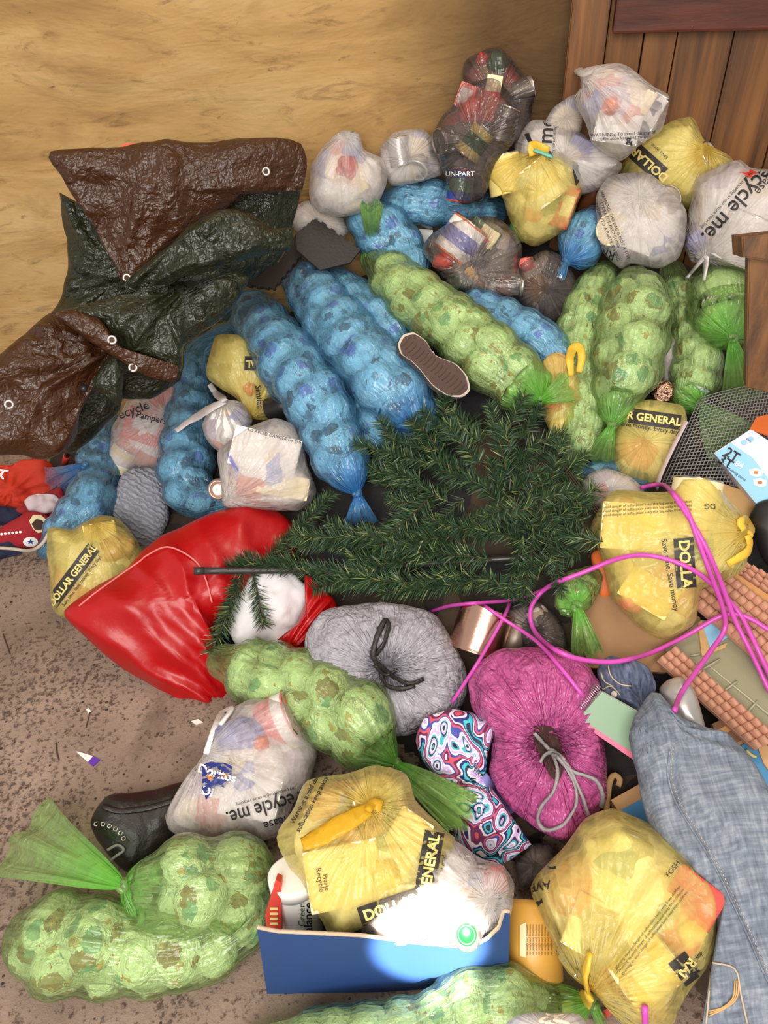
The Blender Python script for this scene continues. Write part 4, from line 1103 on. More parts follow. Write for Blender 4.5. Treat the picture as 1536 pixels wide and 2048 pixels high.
bag('white bag with its knotted handle lying across the U-shaped blue bag', [(405, 850), (420, 815), (447, 800), (482, 806), (505, 840), (488, 875), (445, 905), (415, 880)], 'white_film', seed=64, lift=.10, T=.035, knot=(447, 802), pleat=(9, .008, .1), ribbons=[([(450, 802), (425, 815), (385, 838), (352, 862)], 15), ([(450, 802), (432, 786), (419, 768)], 10)], hmat='handle_white', stuff='packed_pale')
r_, bv, fr = bag('large white bag of papers below the handle bag', [(434, 904), (470, 872), (502, 852), (548, 836), (587, 849), (605, 884), (614, 930), (632, 985), (596, 1022), (495, 1018), (447, 1012), (440, 955)], 'white_film', stuff='packed_pale', seed=65, lift=.07, knot=(455, 1000), pleat=(11, .008, .16),
    specs=[('box', 530, 905, -14, 130, 76, 'paper_white'), ('box', 565, 970, -10, 100, 44, 'cream')])
text_on(r_, bv, 'WARNING: TO AVOID DANGER OF SUFFOCATION', 548, 872, 9, -14, 'ink_dark'); panel_on(r_, bv, 465, 925, 40, 7, -62, 'carton_purple')
o = thing('drinks_can', 'silver drinks can base-up beside the large white bag', 'can', march(440, 980, .1))
p = cast(437, 979, .07); ax = (EYE - p).normalized() + Frame(p).dirpx(440, 980, 195) * .25
vs, fs = cyl(p - ax.normalized() * .048, ax, .0282, .04, 32, [(-1, 0), (-1, .9), (-.95, 1), (.85, 1), (1, .84)]); mesh('can_body', vs, fs, 'black_plastic', o)
vs, fs = cyl(p, ax, .0285, .008, 32, [(-1, 1), (-.2, 1), (.3, .96), (1, .82), (.95, .72), (.2, .66), (-.1, .5), (.05, .2), (.1, 0)]); mesh('can_base', vs, fs, 'can_bottom', o)

def cloth(label, outline, mat, cat, name, T=.025, seed=0, lift=0.0, pk=None, lump=.02):
    return bag(label, outline, mat, cat=cat, name=name, shell='fabric', T=T, seed=seed, lift=lift, lump=lump, lf=12, n=2, knot=pk, pleat=(7, .012, .1) if pk else (0, 0, .1))
r_, bv, fr = cloth('crumpled orange-red garment on the floor below the tarpaulin', [(-60, 940), (20, 925), (85, 918), (112, 940), (112, 985), (85, 1010), (40, 1028), (-60, 1035)], 'cloth_red', 'garment', 'red_garment', .03, 71, pk=(0, 1000))
text_on(r_, bv, 'A', 3, 945, 34, 60, 'text_white', .01)
cloth('dark red cloth corner beside the short blue bag', [(30, 1020), (60, 1002), (118, 975), (132, 1005), (130, 1035), (80, 1045)], 'cloth_darkred', 'cloth', 'red_cloth', .02, 72)
cloth('pale pinkish cloth lying on the red garment', [(52, 1002), (75, 985), (112, 990), (122, 1012), (95, 1026), (62, 1020)], 'cloth_pinkish', 'cloth', 'pale_cloth', .015, 73, lift=.03)
cloth('navy cloth patch above the red canvas shoe', [(-60, 1020), (10, 1012), (44, 1020), (30, 1048), (-60, 1060)], 'cloth_navy', 'cloth', 'navy_cloth', .015, 74, lift=.012)
cloth('navy cloth under the red canvas shoe', [(-60, 1090), (20, 1082), (78, 1092), (64, 1116), (-60, 1120)], 'cloth_navy', 'cloth', 'navy_cloth', .012, 75)
# red canvas shoe
c0 = march(40, 1065, .03)
sh = thing('canvas_shoe', 'red canvas shoe with a white star badge at the left edge', 'shoe', (c0.x, c0.y, 0))
fr = Frame(c0)
o, bv = blob('upper', [(-50, 1072), (-10, 1062), (8, 1050), (40, 1032), (56, 1022), (85, 1026), (102, 1040), (104, 1056), (88, 1078), (75, 1096), (40, 1096), (-50, 1088)], 'shoe_red', sh, fr, .028, 2.2, lump=.004, seed=2)
fan_on(sh, bv, [(58, 1042), (66, 1030), (82, 1030), (96, 1042), (99, 1054), (90, 1063), (76, 1066), (66, 1058)], 'cream', .002, 'lining')
fan_on(sh, bv, [(63, 1048), (72, 1038), (84, 1040), (90, 1050), (82, 1060), (70, 1060)], 'recess_shade', .0032, 'opening_shade')  # dark patch painting the shade inside the shoe
ring = [(61 + 15 * math.cos(t), 1084 + 10 * math.sin(t)) for t in np.linspace(0, 2 * math.pi, 13)[:-1]]
fan_on(sh, bv, ring, 'text_white', .002, 'badge')
star = [(61 + (8 if k % 2 == 0 else 3.4) * math.cos(R(36 * k - 90)), 1084 + (5.6 if k % 2 == 0 else 2.4) * math.sin(R(36 * k - 90))) for k in range(10)]
v2 = [(61, 1084)] + star; stick('star', sh, bv, v2, [(0, k, k % 10 + 1) for k in range(1, 11)], 'carton_blue', .0034)
for k in range(6):
    x, y = 3 + k * 7.5, 1068 - k * .8; ring = [(x + 3 * math.cos(t), y + 2.5 * math.sin(t)) for t in np.linspace(0, 6.28, 9)[:-1]]; fan_on(sh, bv, ring, 'text_white', .0022, 'eyelet')
P = px_line([(-40, 1094), (20, 1097), (60, 1101), (84, 1088), (98, 1066)], .004, 6, .006); vs, fs = tube(P, .005, 8); mesh('rubber_sole', vs, fs, 'rubber_cream', sh)
# folded umbrella
um = thing('umbrella', 'thin black pole with red tip leaning under the tarpaulin', 'pole', march(132, 905, 0))
A_, B_ = march(130, 925, .015), Pd(168, 775, 1.62); L_ = [tuple(A_ + (B_ - A_) * t) for t in np.linspace(.12, 1, 8)]
vs, fs = tube(np.array(L_), .008, 10); mesh('shaft', vs, fs, 'black_plastic', um)
vs, fs = tube(np.array([tuple(A_ + (B_ - A_) * t) for t in (-.05, .05, .13)]), .010, 10); mesh('tip', vs, fs, 'carton_red', um)

r_, bv, fr = bag('yellow shop bag on the concrete, tucked against the red sack', [(95, 1055), (144, 1060), (172, 1042), (198, 1030), (236, 1037), (276, 1082), (290, 1140), (230, 1205), (175, 1240), (128, 1236), (104, 1217), (98, 1140)], 'yellow_film', stuff='packed_yellow', seed=81, lift=0, specs=[('wad', 228, 1100, 20, 30, 'carton_tan', 1.3), ('box', 200, 1070, 10, 60, 44, 'label_yellow')], knot=(185, 1045), pleat=(9, .006, .14))
panel_on(r_, bv, 145, 1151, 142, 28, 53, 'ink_black'); text_on(r_, bv, 'DOLLAR GENERAL', 146, 1151, 19, 53, 'label_yellow', .03, .92)
text_on(r_, bv, 'Save time. Save money. Every day!', 163, 1162, 10.5, 53, 'ink_black', .01, .85)

# red sack with its cushions
rs = thing('red_sack', 'large shiny red satin sack lying open on the concrete', 'sack', Pz(330, 1290, 0) * 1.0)
fr = Frame(march(360, 1230, .085))
o, bv = blob('satin_cover', [(128, 1226), (180, 1178), (245, 1140), (310, 1080), (400, 1036), (500, 1008), (565, 1030), (600, 1080), (560, 1170), (470, 1230), (425, 1300), (455, 1360), (490, 1410), (480, 1440), (400, 1428), (330, 1385), (250, 1335), (190, 1290)], 'red_satin', rs, fr, .13, 2.0, knot=(520, 1470), pleat=(17, .022, .42), lump=.012, lf=5, seed=6, res=(44, 130))
P = px_line([(158, 1212), (190, 1186), (240, 1150), (280, 1122), (292, 1112), (330, 1094), (365, 1104), (396, 1128), (412, 1160), (424, 1205)], .0025, 8, .005); vs, fs = tube(P, .0022, 6); mesh('piping', vs, fs, 'piping', rs)
bag('white pillow inside the mouth of the red sack', [(455, 1255), (470, 1190), (520, 1140), (590, 1150), (618, 1195), (600, 1240), (560, 1300), (480, 1300)], 'cloth_white', cat='pillow', name='pillow', shell='cover', T=.03, seed=83, lift=.06, lump=.014, lf=14)
bag('crumpled red fabric behind the white pillow', [(540, 1290), (590, 1250), (612, 1200), (610, 1150), (650, 1180), (672, 1215), (640, 1260), (600, 1300), (560, 1310)], 'red_satin', cat='cloth', name='red_fabric', shell='fabric', T=.06, seed=84, lift=.03, knot=(560, 1320), pleat=(15, .012, .2))

# ================================================================== SHOE SOLE ON THE BAGS
c0 = Pd(868, 732, depth_of(cast(905, 700, .022))); fr = Frame(c0)
so = thing('upturned_shoe', 'upturned shoe with brown sole lying against the long green bag', 'shoe', c0)
SOLE = [(796, 688), (806, 670), (828, 665), (852, 682), (866, 706), (882, 716), (912, 728), (934, 752), (940, 780), (925, 794), (896, 792), (866, 772), (840, 740), (822, 722), (802, 708)]
cs = np.mean(SOLE, axis=0)
slab('outsole', [tuple(cs + (np.array(p) - cs) * .94) for p in SOLE], fr, .012, 'sole_brown', so, 4, .004, .002)
slab('rubber_edge', SOLE, fr, .026, 'rubber_cream', so, 4, 0, .003)
slab('upper', [tuple(cs + (np.array(p) - cs) * 1.0 + (-5, 5)) for p in SOLE], fr, .05, 'canvas_dark', so, 4, -.024, .008)
bvs = BV[-3]
for k in range(16):
    a = np.array((806, 682)) + (np.array((926, 780)) - np.array((806, 682))) * (k + .5) / 16
    P = px_line([tuple(a + (9, -9)), tuple(a + (1, 1)), tuple(a + (-8, 8))], .0008, 4, .004); vs, fs = tube(P, .0011, 5); mesh('tread', vs, fs, 'sole_brown', so)

# ================================================================== RIGHT MIDDLE
bag('clear yellow bag of bread-coloured wrappers under the green tail', [(1080, 735), (1108, 706), (1150, 732), (1168, 800), (1166, 850), (1140, 888), (1100, 862), (1078, 800)], 'yellow_film', stuff='packed_yellow', seed=91, lift=.02, specs=[('wad', 1112, 735, 20, 24, 'carton_tan', 1.3), ('box', 1122, 800, 25, 60, 36, 'carton_tan', 0, (-.5, 0, .4, .6, 'carton_red')), ('wad', 1125, 850, 0, 26, 'cream')], ribbons=[([(1142, 752), (1140, 712), (1152, 692), (1163, 706), (1158, 745)], 9)], hmat='handle_yellow')
bag('grey-white bag strip between the two right-hand green bags', [(1322, 700), (1335, 672), (1356, 680), (1366, 730), (1352, 775), (1325, 770)], 'white_film', stuff='packed_pale', seed=92, lift=.0, specs=[('wad', 1344, 690, 0, 8, 'ink_dark')])
bag('crumpled copper foil wrapper below the grey-white strip', [(1300, 785), (1310, 764), (1335, 758), (1352, 772), (1346, 800), (1318, 808)], 'foil', cat='foil', name='foil_wrapper', shell='foil', seed=93, lift=.02, lump=.015)
r_, bv, fr = bag('yellow shop bag pinned under the fattest green bag', [(1225, 870), (1255, 815), (1300, 800), (1362, 812), (1372, 850), (1345, 900), (1318, 965), (1270, 968), (1232, 950)], 'yellow_film', stuff='packed_yellow', seed=94, lift=.02)
panel_on(r_, bv, 1310, 838, 104, 30, -8, 'ink_black'); text_on(r_, bv, 'R GENERAL', 1308, 838, 21, -8, 'label_yellow', .03); text_on(r_, bv, 'Save money. Every day!', 1300, 856, 13, -9, 'ink_black', .01)
bag('blue bag rim behind the pale bag at the tree tip', [(1150, 950), (1180, 925), (1235, 922), (1300, 945), (1295, 985), (1200, 1000)], 'blue_film', stuff='packed_dark', seed=95, lift=.0, T=.03)
bag('dusty pink-white bag just right of the tree tip', [(1160, 975), (1180, 945), (1215, 938), (1262, 955), (1292, 985), (1260, 1015), (1190, 1010)], 'white_film', stuff='packed_pale', seed=96, lift=.03, T=.035)
# wire mesh
fr = Frame(march(1420, 880, .05), (-.1, -.62, .85)); wm = thing('wire_mesh', 'rolled sheet of grey wire mesh under the green tails', 'wire mesh', march(1420, 880, 0))
M0, M1, M2, M3 = [fr.uv(*p) for p in ((1318, 975), (1395, 800), (1600, 760), (1560, 980))]
parts = []; 
def mp2(a, b): return (M0 * (1 - a) + M3 * a) * (1 - b) + (M1 * (1 - a) + M2 * a) * b
def mesh_pt(a, b): q = mp2(a, b); return tuple(fr.at(q[0], q[1], .035 * math.sin(a * 2.6 + .4) + .01 * math.sin(b * 3)))
for k in range(34): parts.append(tube(np.array([mesh_pt(k / 33, b) for b in np.linspace(0, 1, 12)]), .0011, 4))
for k in range(30): parts.append(tube(np.array([mesh_pt(a, k / 29) for a in np.linspace(0, 1, 14)]), .0011, 4))
vs, fs = merge(*parts); mesh('wire_grid', vs, fs, 'mesh_wire', wm)
P = px_line([(1312, 975), (1322, 945), (1345, 895), (1372, 842)], .004, 6, .008); vs, fs = tube(P, .003, 10, .011); mesh('fabric_edge', vs, fs, 'cloth_pinkish', wm)

# diaper carton with 2T 3T print
fr = Frame(march(1500, 935, .12), (-.35, -.55, .75))
bx = thing('diaper_carton', 'blue and white toddler diaper carton marked 2T 3T at right edge', 'carton', march(1500, 935, 0))
o, bv = slab('carton_body', [(1428, 906), (1502, 858), (1640, 950), (1570, 1060), (1511, 1006)], fr, .10, 'pack_white', bx)
fan_on(bx, bv, [(1429, 907), (1462, 886), (1506, 916), (1545, 968), (1600, 1000), (1568, 1056), (1511, 1005)], 'pale_blue', .0012, 'printed_band')
text_on(bx, bv, '2T', 1464, 910, 27, -32, 'ink_dark', .02, up=.003); text_on(bx, bv, '3T', 1451, 925, 27, -32, 'ink_dark', .02, up=.003); text_on(bx, bv, '84', 1478, 930, 17, -32, 'text_white', .02, up=.003)
text_on(bx, bv, 'training pants', 1474, 948, 8, -36, 'ink_dark', up=.003); text_on(bx, bv, 'size', 1498, 880, 8, -36, 'carton_blue', up=.003)
for x, y in ((1488, 885), (1502, 878)): fan_on(bx, bv, [(x + 6 * math.cos(t), y + 5 * math.sin(t)) for t in np.linspace(0, 6.28, 10)[:-1]], 'pale_blue', .002, 'printed_dot')
for x, y in ((1512, 945), (1520, 965)):
    fan_on(bx, bv, [(x - 14, y - 6), (x, y - 9), (x + 14, y - 4), (x + 12, y + 7), (x, y + 9), (x - 12, y + 5)], 'paper_white', .0022, 'printed_pants'); fan_on(bx, bv, [(x - 4, y - 3), (x + 4, y - 3), (x + 4, y + 3), (x - 4, y + 3)], 'carton_orange', .003, 'printed_patch')
slab('flap', [(1500, 858), (1512, 835), (1640, 800), (1640, 905)], Frame(march(1530, 850, .16), (-.2, -.3, .9)), .004, 'carton_orange', bx)
o, _ = slab('orange_board', [(1410, 985), (1440, 965), (1540, 1000), (1530, 1040), (1480, 1030)], Frame(march(1480, 1010, .05), (0, -.5, .85)), .01, 'carton_tan'); single(o, 'tan cardboard sheet just below the toddler diaper carton', 'cardboard')
bag('dark grey curved tray at the right edge below the carton', [(1498, 1040), (1515, 1005), (1560, 1000), (1600, 1080), (1570, 1150), (1525, 1120)], 'black_plastic', cat='tray', name='dark_tray', shell='tray_body', T=.03, seed=98, lump=.002, lift=.04)

# cardboard behind the yellow bag
o, _ = slab('cardboard_box_side', [(1120, 1170), (1230, 1130), (1400, 1235), (1405, 1318), (1330, 1345), (1180, 1335)], Frame(march(1270, 1240, .03), (-.05, -.35, .95)), .012, 'cardboard'); single(o, 'brown cardboard sheet under the yellow shop bag on the right', 'cardboard')
bag('sharp orange-red wrapper corner behind the right yellow shop bag', [(1182, 1110), (1200, 1100), (1225, 1140), (1222, 1190), (1200, 1195), (1188, 1150)], 'carton_orange', cat='wrapper', name='orange_wrapper', shell='wrapper', seed=99, lift=.03, T=.02)
sausage('small green bag knotted below the tree with its tail down', [(1178, 1158, 32), (1145, 1192, 44)], 'green', 'green diaper sausages', k1=(1155, 1214, 1.0), t1=[((1175, 1310), 34, .02)], seed=100, lift=.04)
bag('clear dark bag beneath the crossing pink cords', [(1010, 1225), (1070, 1195), (1120, 1240), (1135, 1300), (1080, 1320), (1030, 1280)], 'smoke_film', stuff='packed_dark', seed=101, lift=.0, T=.03)

# dollhouse roof boards and base
def shingle(label, A, B, C, D, nu, nvv, ctr, N, th, lift):
    fr = Frame(march(ctr[0], ctr[1], lift), N); a, b, c, d = [fr.uv(*p) for p in (A, B, C, D)]
    root = thing('toy_roof', label, 'toy roof', march(ctr[0], ctr[1], 0)); parts = []
    P = lambda u, v: (a * (1 - u) + d * u) * (1 - v) + (b * (1 - u) + c * u) * v
    cor = [P(0, 0), P(0, 1), P(1, 1), P(1, 0)]
    vs = [fr.at(q[0], q[1], 0) for q in cor] + [fr.at(q[0], q[1], -th) for q in cor]
    mesh('roof_board', vs, [(0, 1, 2, 3), (7, 6, 5, 4), (0, 4, 5, 1), (1, 5, 6, 2), (2, 6, 7, 3), (3, 7, 4, 0)], 'terracotta', root, smooth=False)
    V = []; Fs = []; S = 6
    for i in range(nu):
        for j in range(nvv):
            o = len(V)
            for e in (0, 1):
                for k in range(S + 1):
                    t = k / S; q = P((i + e * .99) / nu, (j + .03 + .94 * t) / nvv)
                    h = math.sin(math.pi * t) ** .7 * .011 * (1.1 if e == 0 else .75) + (.007 if e == 0 else .001)
                    V.append(fr.at(q[0], q[1], h))
            for k in range(S): Fs.append((o + k, o + k + 1, o + S + 2 + k, o + S + 1 + k))
            Fs.append(tuple(range(o, o + S + 1)))
    mesh('roof_tiles', V, Fs, 'terracotta', root); reg(V, Fs); return root, fr
bd = thing('grey_green_board', 'grey-green ribbed toy board between the two tiled roofs', 'board', march(1460, 1350, 0))
fr = Frame(march(1450, 1340, .02), (-.05, -.3, .95))
slab('board', [(1330, 1300), (1400, 1240), (1450, 1245), (1640, 1400), (1600, 1540), (1500, 1460)], fr, .012, 'greygreen', bd)
for a, b in (((1385, 1320), (1545, 1470)), ((1395, 1345), (1440, 1318)), ((1440, 1388), (1475, 1362)), ((1490, 1430), (1515, 1402)), ((1380, 1312), (1400, 1308)), ((1410, 1325), (1600, 1480))):
    P = px_line([a, ((a[0] + b[0]) / 2, (a[1] + b[1]) / 2), b], .001, 4, .02); vs, fs = tube(P, .0022, 6); mesh('rib', vs, fs, 'greygreen_rib', bd)
shingle('wide tiled toy roof crossed by the pink cords', (1362, 1187), (1450, 1143), (1660, 1300), (1580, 1375), 15, 5, (1460, 1230), (-.1, -.35, .93), .012, .06)
shingle('narrow tiled toy roof strip lying above the jeans', (1314, 1322), (1352, 1294), (1560, 1478), (1510, 1500), 14, 3, (1420, 1390), (-.1, -.35, .93), .012, .045)
shingle('dull tiled toy roof corner at the right edge behind the wide one', (1455, 1150), (1490, 1126), (1640, 1200), (1640, 1280), 10, 4, (1510, 1165), (-.1, -.35, .93), .01, .05)
o, _ = slab('ridge_beam', [(1446, 1142), (1456, 1136), (1620, 1245), (1612, 1262)], Frame(march(1500, 1180, .075), (-.1, -.35, .93)), .014, 'wood_tan'); single(o, 'terracotta ridge strip between the wide roof and the dull roof', 'strip')
o, _ = slab('picture_frame', [(1396, 1246), (1404, 1240), (1420, 1300), (1455, 1285), (1450, 1296), (1404, 1312)], Frame(march(1420, 1280, .03), (0, -.3, .95)), .01, 'carton_tan'); single(o, 'thin tan frame edge under the wide tiled roof', 'frame')
o, _ = slab('leaflet', [(1406, 1252), (1440, 1240), (1460, 1272), (1420, 1296)], Frame(march(1430, 1270, .03), (0, -.3, .95)), .003, 'pale_blue'); single(o, 'pale blue leaflet beside the tan frame edge', 'leaflet')
# blue toy panel below the jeans
fr = Frame(march(1450, 1560, .0), (-.03, -.2, .97)); bp = thing('blue_toy_panel', 'sky blue toy panel with tan border under the jeans', 'panel', march(1450, 1560, 0))
slab('panel_border', [(1222, 1600), (1470, 1460), (1520, 1430), (1680, 1640), (1560, 1720), (1300, 1720)], fr, .02, 'cardboard_pale', bp)
slab('blue_face', [(1240, 1622), (1475, 1496), (1525, 1468), (1640, 1640), (1535, 1690), (1320, 1700)], fr, .006, 'sky_blue', bp, 0, .004)
slab('tan_tab', [(1512, 1490), (1540, 1470), (1600, 1520), (1536, 1545)], fr, .006, 'cardboard_pale', bp, 3, .008)
P = px_line([(1493, 1500), (1500, 1508), (1506, 1512), (1512, 1514)], .004, 4, .004); vs, fs = tube(P, .003, 6); mesh('hook', vs, fs, 'label_yellow', bp)
fr = Frame(march(1460, 1445, .03), (-.03, -.4, .9))
for k, (pl_, m) in enumerate((([(1424, 1448), (1488, 1418), (1500, 1428), (1430, 1462)], 'wood_brown'), ([(1430, 1462), (1497, 1428), (1505, 1440), (1440, 1474)], 'wood_tan'), ([(1438, 1474), (1504, 1440), (1510, 1468), (1452, 1496)], 'wood_brown'))):
    o, _ = slab('wooden_plank', pl_, fr, .012, m); single(o, ('dark topmost of the three stacked planks above the blue panel', 'tan middle one of the three stacked planks above the blue panel', 'dark lowest of the three stacked planks above the blue panel')[k], 'plank', 'planks above the blue panel')
P = px_line([(1212, 1660), (1214, 1610), (1220, 1562), (1230, 1550), (1240, 1560), (1236, 1572)], .012, 6, .006); vs, fs = tube(P, .002, 8, .006); o = mesh('curled_strip', vs, fs, 'carton_tan'); single(o, 'tan curled strip standing beside the pink bag', 'strip')

# ================================================================== RIGHT YELLOW SHOP BAG
r_, bv, fr = bag('big yellow shop bag under the pink cords, lettering on its side', [(1182, 1060), (1200, 1015), (1215, 992), (1231, 980), (1300, 984), (1349, 982), (1362, 960), (1394, 951), (1418, 962), (1472, 1018), (1499, 1066), (1490, 1135), (1440, 1165), (1400, 1180), (1390, 1246), (1329, 1278), (1290, 1262), (1245, 1222), (1218, 1187), (1205, 1122)], 'yellow_film', stuff='packed_yellow', seed=111, lift=.03, T=.10, knot=(1490, 1062), pleat=(13, .008, .2), n=2.8,
    specs=[('box', 1270, 1055, -4, 120, 92, 'cream', 0, (.1, .2, .6, .5, 'label_yellow')), ('can', 1385, 1020, 80, 110, 46, ('cream', 'cream', 'cream')), ('box', 1300, 1180, -30, 100, 66, 'label_yellow'), ('wad', 1265, 1195, 30, 26, 'carton_pink')],
    ribbons=[([(1488, 1060), (1480, 1045), (1492, 1040), (1502, 1052), (1498, 1075)], 11), ([(1494, 1070), (1500, 1090), (1490, 1108), (1455, 1128)], 10)], hmat='handle_yellow')
panel_on(r_, bv, 1370, 1126, 100, 40, -86, 'ink_black'); text_on(r_, bv, 'DOLLA', 1370, 1128, 30, -86, 'label_yellow', .03); text_on(r_, bv, 'Save time, Save money', 1340, 1150, 16, -80, 'ink_black', .01)
for k in range(3): text_on(r_, bv, 'Warning: to avoid danger of suffocation keep this bag away from babies', 1275, 1010 + k * 8, 7.5, 4, 'ink_black')
text_on(r_, bv, 'DG', 1420, 1012, 16, 180, 'ink_black')

# ================================================================== CHRISTMAS TREE
def branch_mesh(L, seed):
    rnd = random.Random(seed); vs = []; fs = []; mi = []
    P = np.array([(0.04 * L * math.sin(t * 3 + seed), .05 * L * math.sin(t * 2.2 + seed * 2), L * t) for t in np.linspace(0, 1, 9)])
    v, f = tube(P, .0016, 5); vs += v; fs += f; mi += [3] * len(f)
    T, a, b = frames(P); N = int(2100 * L)
    for k in range(N):
        t = rnd.random() ** .9; i = min(7, int(t * 8)); q = t * 8 - i; c = P[i] * (1 - q) + P[i + 1] * q
        th = rnd.random() * 2 * math.pi; out = a[i] * math.cos(th) + b[i] * math.sin(th)
        d = nv(out + T[i] * rnd.uniform(.35, 1.1)); ln = rnd.uniform(.022, .036) * (1 if t < .93 else .8); s = nv(np.cross(d, [rnd.uniform(-1, 1), rnd.uniform(-1, 1), rnd.uniform(-1, 1)])) * .00085
        o = len(vs); bend = out * ln * .06
        vs += [c - s, c + s, c + d * ln * .6 + s + bend, c + d * ln * .6 - s + bend, c + d * ln + bend * 2]
        fs += [(o, o + 1, o + 2, o + 3), (o + 3, o + 2, o + 4)]; m = 0 if rnd.random() < .58 else (2 if rnd.random() < .72 else 1); mi += [m, m]
    me = bpy.data.meshes.new('branch'); me.from_pydata([tuple(v) for v in vs], [], [tuple(f) for f in fs])
    for m in ('needle_dark', 'needle_light', 'needle_mid', 'twig'): me.materials.append(MATS[m])
    me.polygons.foreach_set('material_index', mi); me.update(); return me
BR = [(L, branch_mesh(L, s)) for s, L in enumerate((.10, .13, .16, .19, .22, .16))]
tree_base = march(900, 1040, 0)
tr = thing('artificial_christmas_tree', 'artificial green Christmas tree lying on its side over the bags', 'Christmas tree', tree_base)
PA = cast(398, 1142, .03); PB = PA + (march(640, 1140, .07) - PA); PC = march(1130, 1110, .03)
P = [tuple(PA + (PB - PA) * t) for t in np.linspace(0, 1, 8)] + [tuple(PB + (PC - PB) * t) for t in np.linspace(.1, 1, 8)]
vs, fs = tube(np.array(P), .0085, 12); mesh('trunk', vs, fs, 'grey_pole', tr)
vs, fs = cyl(PA, PB - PA, .0095, .012, 16, [(-1, .7), (-1, 1), (1, 1), (1, 0)]); mesh('pole_end', vs, fs, 'grey_pole', tr)
def put_branch(a, b, la=.03, lb=.03, seed=0, mm=None):
    A = march(a[0], a[1], la); B = march(b[0], b[1], lb)
    A2, B2 = cast(a[0], a[1], .012), cast(b[0], b[1], .022)
    if (A2 - EYE).length < (A - EYE).length: A = A2
    if (B2 - EYE).length < (B - EYE).length: B = B2
    d = B - A; L = d.length
    k = min(range(len(BR)), key=lambda i: abs(BR[i][0] - L) + .01 * ((i * 7 + seed) % 5))
    sc = max(.8, min(1.35, L / BR[k][0]))
    z = d.normalized(); x = z.orthogonal().normalized(); x = Matrix.Rotation(seed * 1.7, 3, z) @ x; y = z.cross(x)
    o = bpy.data.objects.new('branch', BR[k][1]); COL.objects.link(o); o.parent = tr
    M = Matrix(((x.x, y.x, z.x, 0), (x.y, y.y, z.y, 0), (x.z, y.z, z.z, 0), (0, 0, 0, 1))) @ Matrix.Diagonal((min(sc, 1.1), min(sc, 1.1), L / BR[k][0], 1))
    off = A - ORG[tr.name]
    for i in range(3): M[i][3] = off[i]
    o.matrix_local = M; return B
brs = [((600, 1130), (455, 1128), .12, .10), ((620, 1140), (480, 1115), .10, .10), ((560, 1120), (660, 985), .10, .12), ((540, 1120), (640, 1000), .10, .10),
       ((490, 1140), (415, 1300), .13, .11), ((500, 1150), (530, 1250), .13, .12), ((480, 1160), (432, 1260), .13, .12), ((760, 1160), (560, 1130), .10, .08), ((800, 1100), (590, 1075), .08, .09),
       ((860, 1120), (660, 1050), .10, .08), ((900, 1140), (680, 1180), .08, .08), ((820, 1170), (640, 1165), .10, .10), ((980, 1130), (760, 1090), .10, .11), ((960, 1150), (760, 1190), .08, .08),
       ((860, 930), (712, 880), .12, .12), ((840, 960), (740, 930), .12, .10), ((880, 900), (770, 870), .12, .12), ((900, 880), (845, 820), .12, .11), ((960, 890), (905, 815), .12, .12), ((1000, 880), (980, 810), .12, .12),
       ((1010, 880), (1048, 790), .12, .13), ((1040, 880), (1085, 815), .10, .13), ((1050, 900), (1130, 870), .12, .12), ((1060, 940), (1165, 960), .12, .10), ((1080, 960), (1178, 1010), .14, .14), ((1060, 1000), (1170, 1040), .12, .13), ((1040, 1040), (1160, 1100), .12, .10),
       ((1010, 1010), (970, 1050), .20, .20), ((1040, 1010), (975, 1030), .20, .22), ((1080, 1000), (1150, 985), .18, .18), ((1080, 1010), (1110, 1060), .18, .18), ((960, 880), (890, 850), .18, .18), ((960, 930), (900, 860), .19, .2), ((1020, 900), (1000, 850), .18, .18), ((1060, 1060), (1055, 1190), .13, .1), ((1040, 1070), (1020, 1190), .13, .08), ((1090, 1080), (1120, 1180), .1, .07)]
for i, (a, b, la, lb) in enumerate(brs): put_branch(a, b, la, lb, i)
rnd = random.Random(12)
POLY = [(722, 880), (840, 825), (960, 815), (1045, 805), (1100, 850), (1150, 930), (1165, 1010), (1150, 1100), (1090, 1175), (960, 1190), (800, 1190), (660, 1165), (580, 1130), (600, 1080), (700, 1040), (745, 990), (735, 930)]
def inside(x, y, P):
    c = False
    for i in range(len(P)):
        (x1, y1), (x2, y2) = P[i], P[i - 1]
        if (y1 > y) != (y2 > y) and x < (x2 - x1) * (y - y1) / (y2 - y1) + x1: c = not c
    return c
n_b = len(brs)
while n_b < 97:
    x, y = rnd.uniform(580, 1170), rnd.uniform(810, 1190)
    if not inside(x, y, POLY): continue
    if y > 1060: an = math.pi + rnd.uniform(-.45, .45)
    else: an = math.atan2(y - 1010, x - 990) + rnd.uniform(-.8, .8)
    L = rnd.uniform(90, 140); a = (x - .6 * L * math.cos(an), y - .6 * L * math.sin(an)); b = (x + .4 * L * math.cos(an), y + .4 * L * math.sin(an))
    lay = rnd.random(); put_branch(a, b, .03 + .09 * lay, .04 + .10 * lay + rnd.uniform(-.02, .03), n_b); n_b += 1
for k in range(3):
    P = np.array([tuple(march(1130 + 30 * t, 930 + 40 * t + k * 7, .13)) for t in np.linspace(0, 3.2, 6)]); vs, fs = tube(P, .0013, 5); mesh('bare_wire', vs, fs, 'twig', tr)
BV.append(BVHTree.FromPolygons([march(x, y, .12) for x, y in POLY], [tuple(range(len(POLY)))]))

